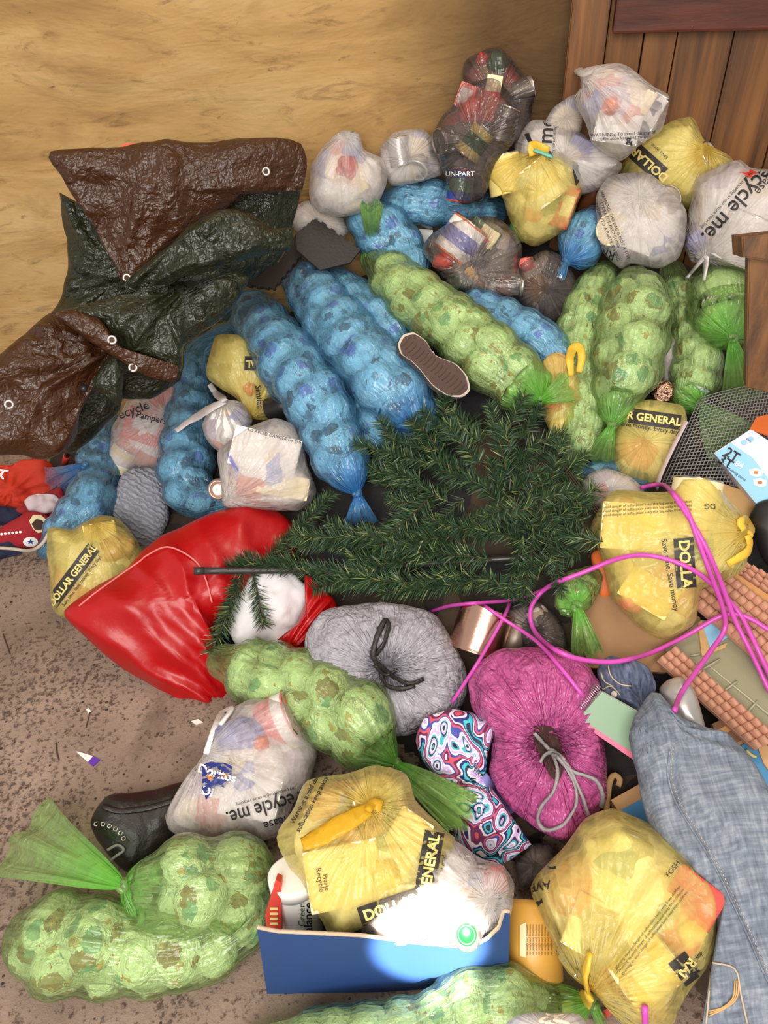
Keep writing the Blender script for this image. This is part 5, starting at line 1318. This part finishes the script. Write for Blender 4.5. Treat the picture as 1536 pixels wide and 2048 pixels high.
# ================================================================== CENTRE FRONT
r_, bv, fr = bag('pale grey bin bag with black drawstring behind the green front bag', [(612, 1275), (640, 1225), (690, 1212), (760, 1205), (830, 1215), (870, 1230), (905, 1280), (928, 1330), (930, 1400), (905, 1445), (850, 1460), (780, 1470), (700, 1440), (630, 1370)], 'grey_bag', cat='bin bag', name='drawstring_bin_bag', seed=121, lift=.0, T=.10, knot=(775, 1345), pleat=(23, .012, .11), dent=(.045, .035), shell='bag_body', res=(48, 120), lump=.008, lf=16)
for pts in ([(775, 1345), (748, 1318), (752, 1280), (770, 1240), (778, 1255), (766, 1290), (752, 1310)], [(770, 1340), (790, 1355), (820, 1368), (848, 1358)], [(760, 1345), (775, 1372), (805, 1378), (830, 1372)], [(750, 1330), (770, 1350), (795, 1340)]):
    P = px_line(pts, .005, 6, .006); vs, fs = tube(P, .0055, 8, .0035, wob=.4); mesh('drawstring', vs, fs, 'cord_black', r_)
o = thing('tin_can', 'shiny copper-toned tin lying behind the pink bag', 'tin', march(962, 1262, 0))
p = march(962, 1262, .06); ax = Frame(p).dirpx(962, 1262, 72)
vs, fs = cyl(p, ax, 56 * depth_of(p) / F, 46 * depth_of(p) / F, 48, [(-1, 0), (-1, .97), (-.96, 1), (-.9, .975)] + [(t, .97 + .006 * math.sin(t * 40)) for t in np.linspace(-.85, .85, 24)] + [(.9, .975), (.96, 1), (1, .97), (1, 0)]); mesh('can_body', vs, fs, 'copper_tin', o); reg(vs, fs)
p = march(1030, 1275, .03); vs, fs = cyl(p, ax, .022, .03, 24); o = mesh('small_tin', vs, fs, 'tin_dull'); single(o, 'small dull tin right of the copper-toned tin', 'tin'); reg(vs, fs)
r_, bv, fr = bag('pink plastic bag with grey drawstring bunched open', [(940, 1365), (965, 1320), (1010, 1298), (1065, 1295), (1120, 1298), (1175, 1325), (1195, 1370), (1200, 1430), (1212, 1510), (1208, 1590), (1170, 1645), (1130, 1685), (1080, 1660), (1020, 1610), (978, 1550), (985, 1470), (945, 1420)], 'pink_bag', cat='bin bag', name='drawstring_bin_bag', seed=122, lift=.0, T=.11, knot=(1102, 1492), pleat=(19, .014, .10), dent=(.075, .032), shell='bag_body', res=(56, 130), lump=.012, lf=13)
fan_on(r_, bv, [(1068, 1455), (1088, 1452), (1108, 1458), (1120, 1485), (1128, 1530), (1118, 1562), (1100, 1552), (1086, 1520), (1070, 1490)], 'recess_shade', .005, 'mouth_shade')  # dark patch laid on as the shade inside the bag's open mouth
for pts in ([(1068, 1466), (1085, 1485), (1105, 1508)], [(1105, 1508), (1115, 1540), (1108, 1580), (1085, 1610), (1076, 1640), (1092, 1660), (1125, 1650), (1150, 1615), (1152, 1580), (1138, 1545), (1115, 1512)], [(1110, 1510), (1135, 1530), (1150, 1560), (1165, 1595), (1178, 1632)], [(1112, 1512), (1140, 1540), (1190, 1560), (1205, 1590), (1202, 1615)], [(1080, 1525), (1092, 1508), (1112, 1506), (1130, 1520)]):
    P = px_line(pts, .006, 6, .006, 10); vs, fs = tube(P, .0042, 8, .003, wob=.5); mesh('drawstring', vs, fs, 'cord_grey', r_)
knot_ball(r_, cast(1106, 1508, .006), .010, 'cord_grey', 3)

# spiral notebook
fr = Frame(Pd(1230, 1445, depth_of(cast(1182, 1405, .02))), (-.1, -.75, .65)); nb = thing('spiral_notebook', 'green spiral notebook with pink page edge beside the pink bag', 'notebook', march(1230, 1445, 0))
q = [(1156, 1438), (1204, 1384), (1330, 1455), (1268, 1512)]
slab('cover', q, fr, .002, 'cover_green', nb); slab('pages', q, fr, .012, 'page_white', nb, 0, -.0022); slab('pink_divider', [(1152, 1441), (1158, 1436), (1270, 1509), (1266, 1519)], fr, .010, 'page_pink', nb, 0, .0005); slab('back_cover', q, fr, .002, 'cover_green', nb, 0, -.0145)
a_, b_ = fr.uv(1150, 1434), fr.uv(1199, 1374); P = []
for t in np.linspace(0, 1, 18 * 12):
    q_ = a_ * (1 - t) + b_ * t; th = t * 18 * 2 * math.pi; pr = nv(np.array((-(b_ - a_)[1], (b_ - a_)[0]))) * -.0105 * math.cos(th)
    P.append(tuple(fr.at(q_[0] + pr[0], q_[1] + pr[1], -.007 + .0105 * math.sin(th))))
vs, fs = tube(np.array(P), .0009, 5); mesh('spiral', vs, fs, 'wire', nb)
# denim waistband and shoe
r_, bv, fr = bag('dark denim waistband bunched above the notebook', [(1200, 1335), (1225, 1312), (1262, 1318), (1300, 1345), (1312, 1378), (1285, 1432), (1250, 1415), (1215, 1395), (1200, 1370)], 'dark_denim', cat='garment', name='denim_garment', shell='fabric', seed=123, lift=.07, T=.035, lump=.015, lf=14, knot=(1290, 1420), pleat=(7, .012, .1))
for pts in ([(1202, 1345), (1208, 1362), (1225, 1372)], [(1216, 1330), (1222, 1352), (1240, 1368), (1262, 1372)], [(1205, 1380), (1222, 1372), (1240, 1390)]):
    P = px_line(pts, .001, 6, .006); vs, fs = tube(P, .0013, 6); mesh('seam', vs, fs, 'stitch', r_)
p = cast(1228, 1388, .002); vs, fs = cyl(p, EYE - p, .006, .002, 18); mesh('button', vs, fs, 'tin_dull', r_)
bag('silvery grey shoe poking out above the jeans', [(1318, 1380), (1335, 1360), (1362, 1354), (1388, 1378), (1404, 1428), (1412, 1470), (1375, 1470), (1340, 1425)], 'silver_fabric', cat='shoe', name='silver_shoe', shell='upper', seed=124, lift=.05, T=.035, lump=.003)
# jeans
JE = [(1262, 1490), (1275, 1430), (1300, 1388), (1330, 1392), (1356, 1432), (1400, 1452), (1450, 1462), (1490, 1500), (1545, 1600), (1640, 1760), (1660, 2100), (1400, 2110), (1412, 2010), (1436, 1890), (1422, 1800), (1370, 1722), (1312, 1672), (1290, 1640), (1276, 1560)]
r_, bv, fr = bag('faded blue jeans stretched down the right side', JE, 'denim', cat='jeans', name='jeans', shell='denim_legs', seed=125, lift=.10, T=.06, n=2.6, lump=.016, lf=6, res=(50, 150), ctr=(1430, 1740), knot=(1350, 1470), pleat=(5, .010, .35))
SE = [(1340, 1500), (1336, 1550), (1352, 1605), (1390, 1668), (1430, 1735), (1462, 1800), (1495, 1870), (1525, 1940), (1550, 1990)]
P = px_line(SE, .0015, 8, .006); vs, fs = tube(P, .0035, 6, .0016); mesh('leg_seam', vs, fs, 'denim', r_)
SQ = catmull(SE, 8); parts = []
for i in range(0, len(SQ) - 1):
    P = np.array([tuple(cast(*(SQ[i] + (7, -3)), .0012)), tuple(cast(*((SQ[i] + SQ[i + 1]) / 2 + (7, -3)), .0012))]); parts.append(tube(P, .0009, 4))
vs, fs = merge(*parts); mesh('stitching', vs, fs, 'stitch', r_)
for pts in ([(1424, 1925), (1470, 1938), (1482, 1990), (1495, 2048)], [(1420, 1925), (1418, 1985), (1412, 2048)]):
    P = px_line(pts, .0012, 6, .006); vs, fs = tube(P, .0014, 6); mesh('pocket_seam', vs, fs, 'stitch', r_)
for k in range(3):
    P = px_line([(1470 + 4 * k, 1960), (1466 + 4 * k, 1995), (1445 + 4 * k, 2015), (1418, 2022 + 5 * k)], .0012, 6, .006); vs, fs = tube(P, .0011, 6); mesh('pocket_embroidery', vs, fs, 'carton_tan', r_)

# front right yellow bag, jar
o = thing('amber_jar', 'amber plastic jar lying beside the blue box', 'jar', march(1068, 1880, 0))
p = march(1066, 1880, .05); ax = Frame(p).dirpx(1066, 1880, 92); rr = 56 * depth_of(p) / F
vs, fs = cyl(p, ax, rr, rr * 1.25, 40, [(-1, 0), (-1, .93), (-.95, 1), (.8, 1), (1, .9), (1, 0)]); mesh('jar_body', vs, fs, 'jar_amber', o); reg(vs, fs); jb = BV[-1]
for k in range(9): text_on(o, jb, 'net weight and directions', 1078 + 6 * k - 24, 1880, 6, 90, 'glass_brown')
fan_on(o, jb, [(1040, 1850), (1052, 1845), (1056, 1880), (1052, 1915), (1040, 1912)], 'cream')
bag('clear crumpled film between the paisley cloth and yellow bag', [(1030, 1725), (1060, 1690), (1100, 1690), (1110, 1730), (1080, 1770), (1040, 1775)], 'clear_film', stuff='packed_dark', seed=126, lift=0, T=.03)
r_, bv, fr = bag('big olive-yellow shop bag in the front right corner', [(1064, 1778), (1085, 1735), (1110, 1712), (1167, 1648), (1200, 1626), (1230, 1617), (1310, 1654), (1350, 1685), (1388, 1724), (1418, 1775), (1432, 1810), (1431, 1900), (1402, 1950), (1372, 1985), (1345, 2045), (1300, 2075), (1255, 2055), (1193, 1990), (1157, 1966), (1120, 1922), (1085, 1832)], 'yellow_film', stuff='packed_yellow', seed=127, lift=.02, T=.11, n=2.5, knot=(1180, 1985), pleat=(15, .010, .22), lump=.008,
    specs=[('box', 1362, 1830, 58, 150, 92, 'carton_red', 0, (-.35, 0, .5, .9, 'carton_orange')), ('wad', 1372, 1860, 0, 30, 'label_yellow'), ('can', 1290, 1935, 40, 110, 50, ('cream', 'label_yellow', 'cream')), ('wad', 1240, 1720, 0, 48, 'packed_yellow', 1.4), ('box', 1180, 1850, 70, 100, 70, 'packed_yellow')],
    ribbons=[([(1176, 1985), (1170, 1950), (1180, 1905)], 14), ([(1180, 1990), (1160, 2008), (1120, 2018)], 17)], hmat='handle_yellow')
panel_on(r_, bv, 1371, 1938, 58, 42, 128, 'ink_black'); text_on(r_, bv, 'RAL', 1372, 1938, 27, 232, 'label_yellow', .03); text_on(r_, bv, 'day.', 1398, 1913, 13, 232, 'ink_black')
for k in range(3): text_on(r_, bv, 'Warning: to avoid danger of suffocation keep away from children', 1295 + 7 * k, 1855 + 6 * k, 8, 52, 'ink_black')
text_on(r_, bv, 'FOSH', 1346, 1738, 15, 52, 'ink_black'); text_on(r_, bv, 'AVE', 1080, 1772, 24, 190, 'ink_black', .02); fan_on(r_, bv, [(1064, 1798), (1084, 1796), (1086, 1806), (1076, 1818), (1066, 1812)], 'ink_black'); fan_on(r_, bv, [(1094, 1732), (1112, 1732), (1112, 1738), (1096, 1738)], 'ink_black')

# paisley cloth bag
r_, bv, fr = bag('multicoloured paisley cloth bag lying between yellow and pink bags', [(833, 1480), (850, 1435), (905, 1420), (950, 1425), (985, 1432), (992, 1455), (978, 1500), (972, 1545), (985, 1580), (1020, 1630), (1052, 1670), (1062, 1690), (1022, 1728), (990, 1732), (950, 1715), (915, 1680), (905, 1640), (870, 1560), (845, 1520)], 'paisley', cat='cloth bag', name='paisley_cloth', shell='fabric', seed=128, lift=.05, T=.045, lump=.016, lf=9, knot=(965, 1560), pleat=(5, .014, .1))
P = px_line([(966, 1552), (985, 1575), (1008, 1605), (1022, 1628)], .003, 6, .006); vs, fs = tube(P, .002, 10, .010); mesh('lining_fold', vs, fs, 'carton_purple', r_)

# ================================================================== BLUE BOX AND WHAT IS IN IT
y0 = Pz(770, 1984, 0).y
fr = Frame((0, y0, .12), (0, -1, .0)); bb = thing('blue_cardboard_box', 'open blue cardboard box with torn top edge, in front', 'cardboard box', (Pz(770, 1984, 0).x, y0 + .15, 0))
TOP = [(514, 1858), (555, 1866), (640, 1870), (720, 1874), (770, 1880), (830, 1888), (900, 1894), (943, 1896), (975, 1880), (998, 1858), (1008, 1825), (1020, 1826)]
vs = []; fs = []; nt = len(TOP)
for wz in (0, -.005):
    for k, (x, y) in enumerate(TOP):
        f_ = (x - 514) / 506; u1 = fr.uv(x, y); u2 = fr.uv(534 + 482 * f_, 1988 - 8 * f_); vs += [fr.at(u1[0], u1[1], wz), fr.at(u2[0], u2[1], wz)]
for k in range(nt - 1):
    p, q = 2 * k, 2 * nt + 2 * k
    fs += [(p, p + 1, p + 3, p + 2), (q, q + 2, q + 3, q + 1), (p, p + 2, q + 2, q), (p + 1, q + 1, q + 3, p + 3)]
fs += [(0, 2 * nt, 2 * nt + 1, 1), (2 * nt - 2, 2 * nt - 1, 4 * nt - 1, 4 * nt - 2)]
mesh('front_panel', vs, fs, 'box_blue', bb, smooth=False); reg(vs, fs)
parts = []
for (p, q) in zip(TOP[:-1], TOP[1:]):
    u, v = fr.uv(*p), fr.uv(*q); parts.append([tuple(fr.at(u[0], u[1], -.0025)), tuple(fr.at(v[0], v[1], -.0025))])
P = resample(np.array([a for a, b in parts] + [parts[-1][1]]), .004); P += np.array([(0, 0, .0012 * noise.noise(Vector(p) * 300)) for p in P]); vs, fs = tube(P, .003, 6); mesh('torn_edge', vs, fs, 'torn_edge', bb)
uL, uR = fr.uv(540, 1920), fr.uv(1002, 1920); hz = .075; DB = .13
for nm, c, hx, hy in (('side_panel', (uL[0], y0 + .007 + DB / 2, hz), .0025, DB / 2), ('side_panel', (uR[0], y0 + .007 + DB / 2, hz), .0025, DB / 2), ('back_panel', ((uL[0] + uR[0]) / 2, y0 + DB, hz), (uR[0] - uL[0]) / 2, .0025), ('bottom_panel', ((uL[0] + uR[0]) / 2, y0 + .007 + DB / 2, .003), (uR[0] - uL[0]) / 2, DB / 2)):
    vs, fs = grid_box(c, Vector((1, 0, 0)), Vector((0, 1, 0)), UP, hx, hy, .0025 if nm == 'bottom_panel' else hz); mesh(nm, vs, fs, 'box_blue', bb, smooth=False); reg(vs, fs)
o, _ = slab('red_packet', [(530, 1830), (552, 1760), (562, 1765), (562, 1880), (535, 1880)], Frame(Vector((uL[0] + .02, y0 + .03, .2)), (0, -.8, .6)), .02, 'carton_red'); single(o, 'red packet at the left end inside the blue box', 'packet')
for k in range(4):
    fan_on(o, BV[-1], [(540, 1815 + 10 * k), (556, 1815 + 10 * k), (556, 1820 + 10 * k), (540, 1820 + 10 * k)], 'label_yellow', .001)
cn = thing('white_canister', 'white plastic canister standing inside the blue box', 'canister', (0, y0 + .07, .005))
fr = Frame(Py(598, 1835, y0 + .075)); p = fr.o; ax = Vector((0, .35, 1)).normalized(); rr = 46 * fr.m()
vs, fs = cyl(p, ax, rr, .085, 40); mesh('canister_body', vs, fs, 'paper_white', cn); reg(vs, fs); cb = BV[-1]
vs, fs = cyl(p + ax * .088, ax, rr * 1.04, .012, 40); mesh('lid', vs, fs, 'paper_white', cn); reg(vs, fs)
text_on(cn, cb, 'Balance', 617, 1842, 24, 90, 'ink_dark', .01); text_on(cn, cb, 'Green', 604, 1830, 18, 90, 'carton_green')
r_, bv, fr = bag('pinkish white bag filling the right half of the blue box', [(880, 1680), (915, 1685), (960, 1717), (1003, 1728), (1028, 1766), (1024, 1830), (1002, 1852), (950, 1888), (840, 1890), (730, 1870), (720, 1820), (780, 1740)], 'white_film', stuff='packed_pale', seed=131, T=.09, lift=.11, knot=(975, 1800), pleat=(15, .012, .16), specs=[('wad', 985, 1760, 0, 26, 'carton_pink'), ('wad', 800, 1850, 0, 34, 'packed_pale', 1.5)])
o = thing('bottle_top', 'bottle end with bright green screw cap in the blue box', 'bottle', cast(933, 1868, .01))
p = cast(933, 1869, .012); ax = (EYE - p).normalized()
vs, fs = cyl(p, ax, .0155, .008, 32, [(-1, 1)] + [(t, 1 + .02 * (k % 2)) for k, t in enumerate(np.linspace(-.9, .6, 6))] + [(1, .9), (.9, .7), (.7, .62), (.7, 0)]); mesh('screw_cap', vs, fs, 'cap_green', o)
vs, fs = cyl(p - ax * .04, ax, .024, .035, 28, [(-1, 0), (-1, 1), (.4, 1), (1, .55)]); mesh('bottle_neck', vs, fs, 'clear_film', o)
r_, bv, fr = bag('bright yellow shop bag tied at the top, resting on the blue box', [(556, 1670), (592, 1618), (612, 1567), (660, 1552), (705, 1545), (752, 1530), (812, 1551), (834, 1605), (895, 1662), (912, 1668), (903, 1750), (888, 1782), (843, 1810), (785, 1834), (718, 1857), (667, 1881), (640, 1830), (610, 1774), (572, 1722)], 'yellow_film', stuff='packed_yellow', seed=132, T=.105, lift=.13, n=2.9, knot=(740, 1617), pleat=(15, .010, .2), lump=.006,
    specs=[('box', 690, 1740, 12, 140, 110, 'cream', -15), ('box', 800, 1690, 60, 120, 70, 'cream'), ('box', 720, 1665, 25, 90, 40, 'carton_tan'), ('wad', 662, 1612, 20, 30, 'carton_tan', 1.6), ('wad', 690, 1610, 0, 14, 'carton_purple'), ('wad', 770, 1745, 0, 34, 'label_yellow')],
    ribbons=[([(738, 1618), (700, 1640), (650, 1668), (605, 1690)], 20), ([(735, 1622), (745, 1606), (758, 1606), (752, 1622)], 10)], hmat='bright_yellow_film')
panel_on(r_, bv, 780, 1814, 128, 40, 19, 'ink_black'); text_on(r_, bv, 'DOLLAR', 782, 1815, 30, 19, 'label_yellow', .035)
panel_on(r_, bv, 858, 1728, 132, 40, 80, 'ink_black'); text_on(r_, bv, 'GENERAL', 860, 1730, 29, 80, 'label_yellow', .035); text_on(r_, bv, 'Every day!', 884, 1738, 14, 80, 'ink_black')
text_on(r_, bv, 'Recycle', 640, 1760, 16, -80, 'ink_black'); text_on(r_, bv, 'Please', 652, 1765, 13, -80, 'ink_black'); text_on(r_, bv, 'Warning: avoid danger', 614, 1590, 14, 62, 'ink_black', .02); text_on(r_, bv, 'suffocation keep away', 624, 1608, 14, 62, 'ink_black', .02)

# ================================================================== FRONT LEFT
bt = thing('black_boot', 'black laced leather boot lying on the concrete', 'boot', Pz(275, 1700, 0)); fr = Frame(march(275, 1650, .035))
o, bv = blob('boot_body', [(182, 1645), (195, 1612), (215, 1590), (260, 1582), (320, 1576), (372, 1565), (380, 1620), (360, 1680), (320, 1715), (260, 1742), (225, 1715), (195, 1680)], 'leather_black', bt, fr, .045, 2.3, lump=.008, seed=4)
for x, y in ((192, 1648), (206, 1648), (219, 1652), (231, 1658), (241, 1666), (247, 1677)):
    p = cast(x, y, .0015); n_ = (EYE - p).normalized(); a = n_.orthogonal().normalized(); b = n_.cross(a)
    vs, fs = tube(np.array([tuple(p + (a * math.cos(t) + b * math.sin(t)) * .0036) for t in np.linspace(0, 6.1, 16)]), .0011, 6); mesh('eyelet', vs, fs, 'grommet', bt)
P = px_line([(215, 1700), (235, 1690), (248, 1700), (232, 1712), (220, 1722)], .003, 6, .004); vs, fs = tube(P, .0028, 8); mesh('lace', vs, fs, 'cord_grey', bt)
P = px_line([(205, 1612), (240, 1622), (300, 1615), (350, 1600)], .001, 6, .006); vs, fs = tube(P, .002, 8, .006); mesh('strap', vs, fs, 'leather_black', bt)
sausage('long green diaper bag across the middle front under tree sprigs', [(452, 1325, 46), (512, 1345, 70), (580, 1372, 80), (650, 1402, 84), (712, 1444, 86), (742, 1490, 62)], 'green', 'green diaper sausages', k1=(793, 1529, .3), t1=[((930, 1630), 42, .05, .02)], seed=141, lift=.05)
r_, bv, fr = bag('white bag showing blue snack packet on the concrete by the boot', [(330, 1634), (352, 1587), (380, 1545), (407, 1509), (424, 1458), (470, 1412), (511, 1395), (575, 1414), (603, 1446), (633, 1502), (618, 1566), (590, 1600), (550, 1674), (470, 1682), (386, 1682), (342, 1665)], 'white_film', stuff='packed_pale', seed=142, T=.095, lift=.03, knot=(412, 1508), pleat=(17, .010, .2), n=2.5,
    specs=[('can', 545, 1450, 25, 90, 52, ('carton_pink', 'paper_white', 'carton_pink'), 20), ('wad', 480, 1475, 0, 34, 'carton_purple', 1.4), ('wad', 520, 1490, 0, 16, 'carton_orange'), ('box', 500, 1590, -10, 110, 80, 'paper_white')], ribbons=[([(412, 1508), (424, 1470), (446, 1425), (462, 1420), (440, 1450)], 9)], hmat='handle_white')
fan_on(r_, bv, [(404, 1530), (420, 1524), (465, 1528), (462, 1560), (448, 1575), (432, 1572), (412, 1600), (404, 1575)], 'doritos_blue'); fan_on(r_, bv, [(410, 1548), (416, 1546), (420, 1556), (456, 1548), (456, 1552), (414, 1562)], 'ink_orange', .0022)
text_on(r_, bv, 'Doritos', 434, 1547, 25, -16, 'text_white', .03, up=.003); text_on(r_, bv, 'Di', 415, 1583, 24, -16, 'text_white', .03, up=.003)
text_on(r_, bv, 'recycle me.', 528, 1616, 42, 196, 'ink_dark', .012, .8); text_on(r_, bv, 'please', 556, 1644, 24, 196, 'ink_dark', .01); text_on(r_, bv, 'by participating in store recycling', 530, 1593, 9, 196, 'ink_dark')
sausage('folded double green diaper bag in the front left corner', [(78, 1878, 80), (150, 1884, 102), (240, 1896, 92), (330, 1902, 84), (415, 1885, 76), (470, 1838, 80), (478, 1775, 92, .03), (420, 1764, 96, .07), (345, 1768, 86, .09), (292, 1772, 62, .09)], 'green', 'green diaper sausages', k1=(247, 1771, .5), t1=[((40, 1672), 98, .08, .03)], seed=143)
sausage('green diaper bag along the bottom edge before the blue box', [(510, 2100, 46), (620, 2092, 66), (740, 2092, 78), (850, 2068, 76), (945, 2020, 84), (1040, 2012, 80), (1115, 2020, 56)], 'green', 'green diaper sausages', k1=(1185, 2004, .3), seed=144, lift=-.01, t1=[((1200, 2040), 16, .01)])
bag('pinkish white bag cut off by the bottom edge', [(1008, 2062), (1030, 2032), (1090, 2022), (1158, 2028), (1180, 2075), (1090, 2110)], 'white_film', stuff='packed_pale', seed=145, lift=.14, T=.03)
o, _ = slab('red_flap', [(1202, 2024), (1228, 2010), (1222, 2030), (1206, 2044)], Frame(cast(1215, 2028, .01)), .003, 'carton_red'); single(o, 'small red card corner beside the front right yellow bag', 'card')

# ================================================================== PINK CORD
cords = [[(1349, 1421), (1365, 1382), (1420, 1304), (1448, 1262), (1448, 1223), (1420, 1145), (1391, 1066), (1372, 1018), (1345, 985), (1323, 969), (1283, 975)],
         [(1560, 1275), (1536, 1259), (1498, 1236), (1466, 1228), (1433, 1236), (1378, 1268), (1313, 1301), (1264, 1317), (1215, 1324), (1150, 1316), (1101, 1294), (1069, 1262), (1060, 1226), (1072, 1197), (1101, 1171), (1166, 1145), (1231, 1119), (1283, 1110), (1336, 1119), (1388, 1141), (1437, 1180), (1476, 1223), (1498, 1262), (1536, 1343), (1560, 1390)],
         [(1345, 985), (1400, 1072), (1436, 1150), (1470, 1240), (1505, 1310), (1540, 1385)]]
parts = []
for c in cords:
    P = px_line(c, .016, 8, .012, 60); parts.append(tube(P, .0049, 10))
vs, fs = merge(*parts); pc = mesh('pink_cord', vs, fs, 'cord_pink'); single(pc, 'thick bright pink cord looped over the right yellow bag and roofs', 'cord')
parts = []
for c in ([(861, 1223), (910, 1210), (1008, 1202), (1050, 1194), (1088, 1178)], [(904, 1405), (959, 1320), (1008, 1233), (1022, 1198)], [(956, 1203), (1010, 1240), (1073, 1283), (1125, 1340), (1166, 1392)]):
    P = px_line(c, .010, 8, .012, 40); parts.append(tube(P, .0039, 10))
vs, fs = merge(*parts); pc = mesh('pink_cord', vs, fs, 'cord_pink'); single(pc, 'thin purple-pink cord crossing above the copper-toned tin', 'cord')
P = px_line([(1290, 2012), (1290, 2030), (1291, 2060)], .012, 4, .01); vs, fs = tube(P, .0048, 10); pc = mesh('pink_cord', vs, fs, 'cord_pink'); single(pc, 'short pink cord end at the bottom by the front right bag', 'cord')

# ================================================================== LITTER ON THE FLOOR
lt = thing('tube_cap', 'small white and purple paper corner on bare concrete', 'litter', Pz(175, 1518, 0)); fr = Frame(Pz(175, 1518, .003), (0, 0, 1))
slab('white_tip', [(152, 1503), (157, 1503), (186, 1512), (176, 1524)], fr, .003, 'paper_white', lt); slab('purple_band', [(186, 1512), (176, 1524), (186, 1532), (200, 1519)], fr, .003, 'purple', lt)
o, _ = slab('paper_bit', [(172, 1418), (178, 1416), (182, 1422), (176, 1426)], Frame(Pz(177, 1421, .003), (0, 0, 1)), .003, 'paper_white'); single(o, 'tiny white paper bit on the concrete left of the red sack', 'litter')
o, _ = slab('paper_bit', [(382, 1442), (396, 1438), (406, 1444), (392, 1449)], Frame(Pz(394, 1444, .003), (0, 0, 1)), .003, 'paper_white'); single(o, 'white paper bit on the concrete at the red sack tip', 'litter')
for k, pts in enumerate(([(6, 1268), (12, 1285), (20, 1308)], [(180, 1425), (176, 1440), (172, 1455)], [(112, 1485), (114, 1505), (118, 1520)])):
    P = np.array([tuple(Pz(x, y, .002)) for x, y in catmull(pts, 5)]); vs, fs = tube(P, .0015, 5); o = mesh('twig', vs, fs, 'twig'); single(o, ('brown twig on the concrete at the left edge', 'pale thin stalk under the tiny white paper bit', 'thin straw stalk left of the purple paper corner')[k], 'twig')

# the sun comes through a gap in the roof and strikes the front of the blue box
d_ = Vector((-.12, -1.9, 2.6)).normalized(); tgt = cast(858, 1898, 0)
SUN_O.location = tgt + d_ * 5; SUN_O.rotation_euler = (-d_).to_track_quat('-Z', 'Y').to_euler()
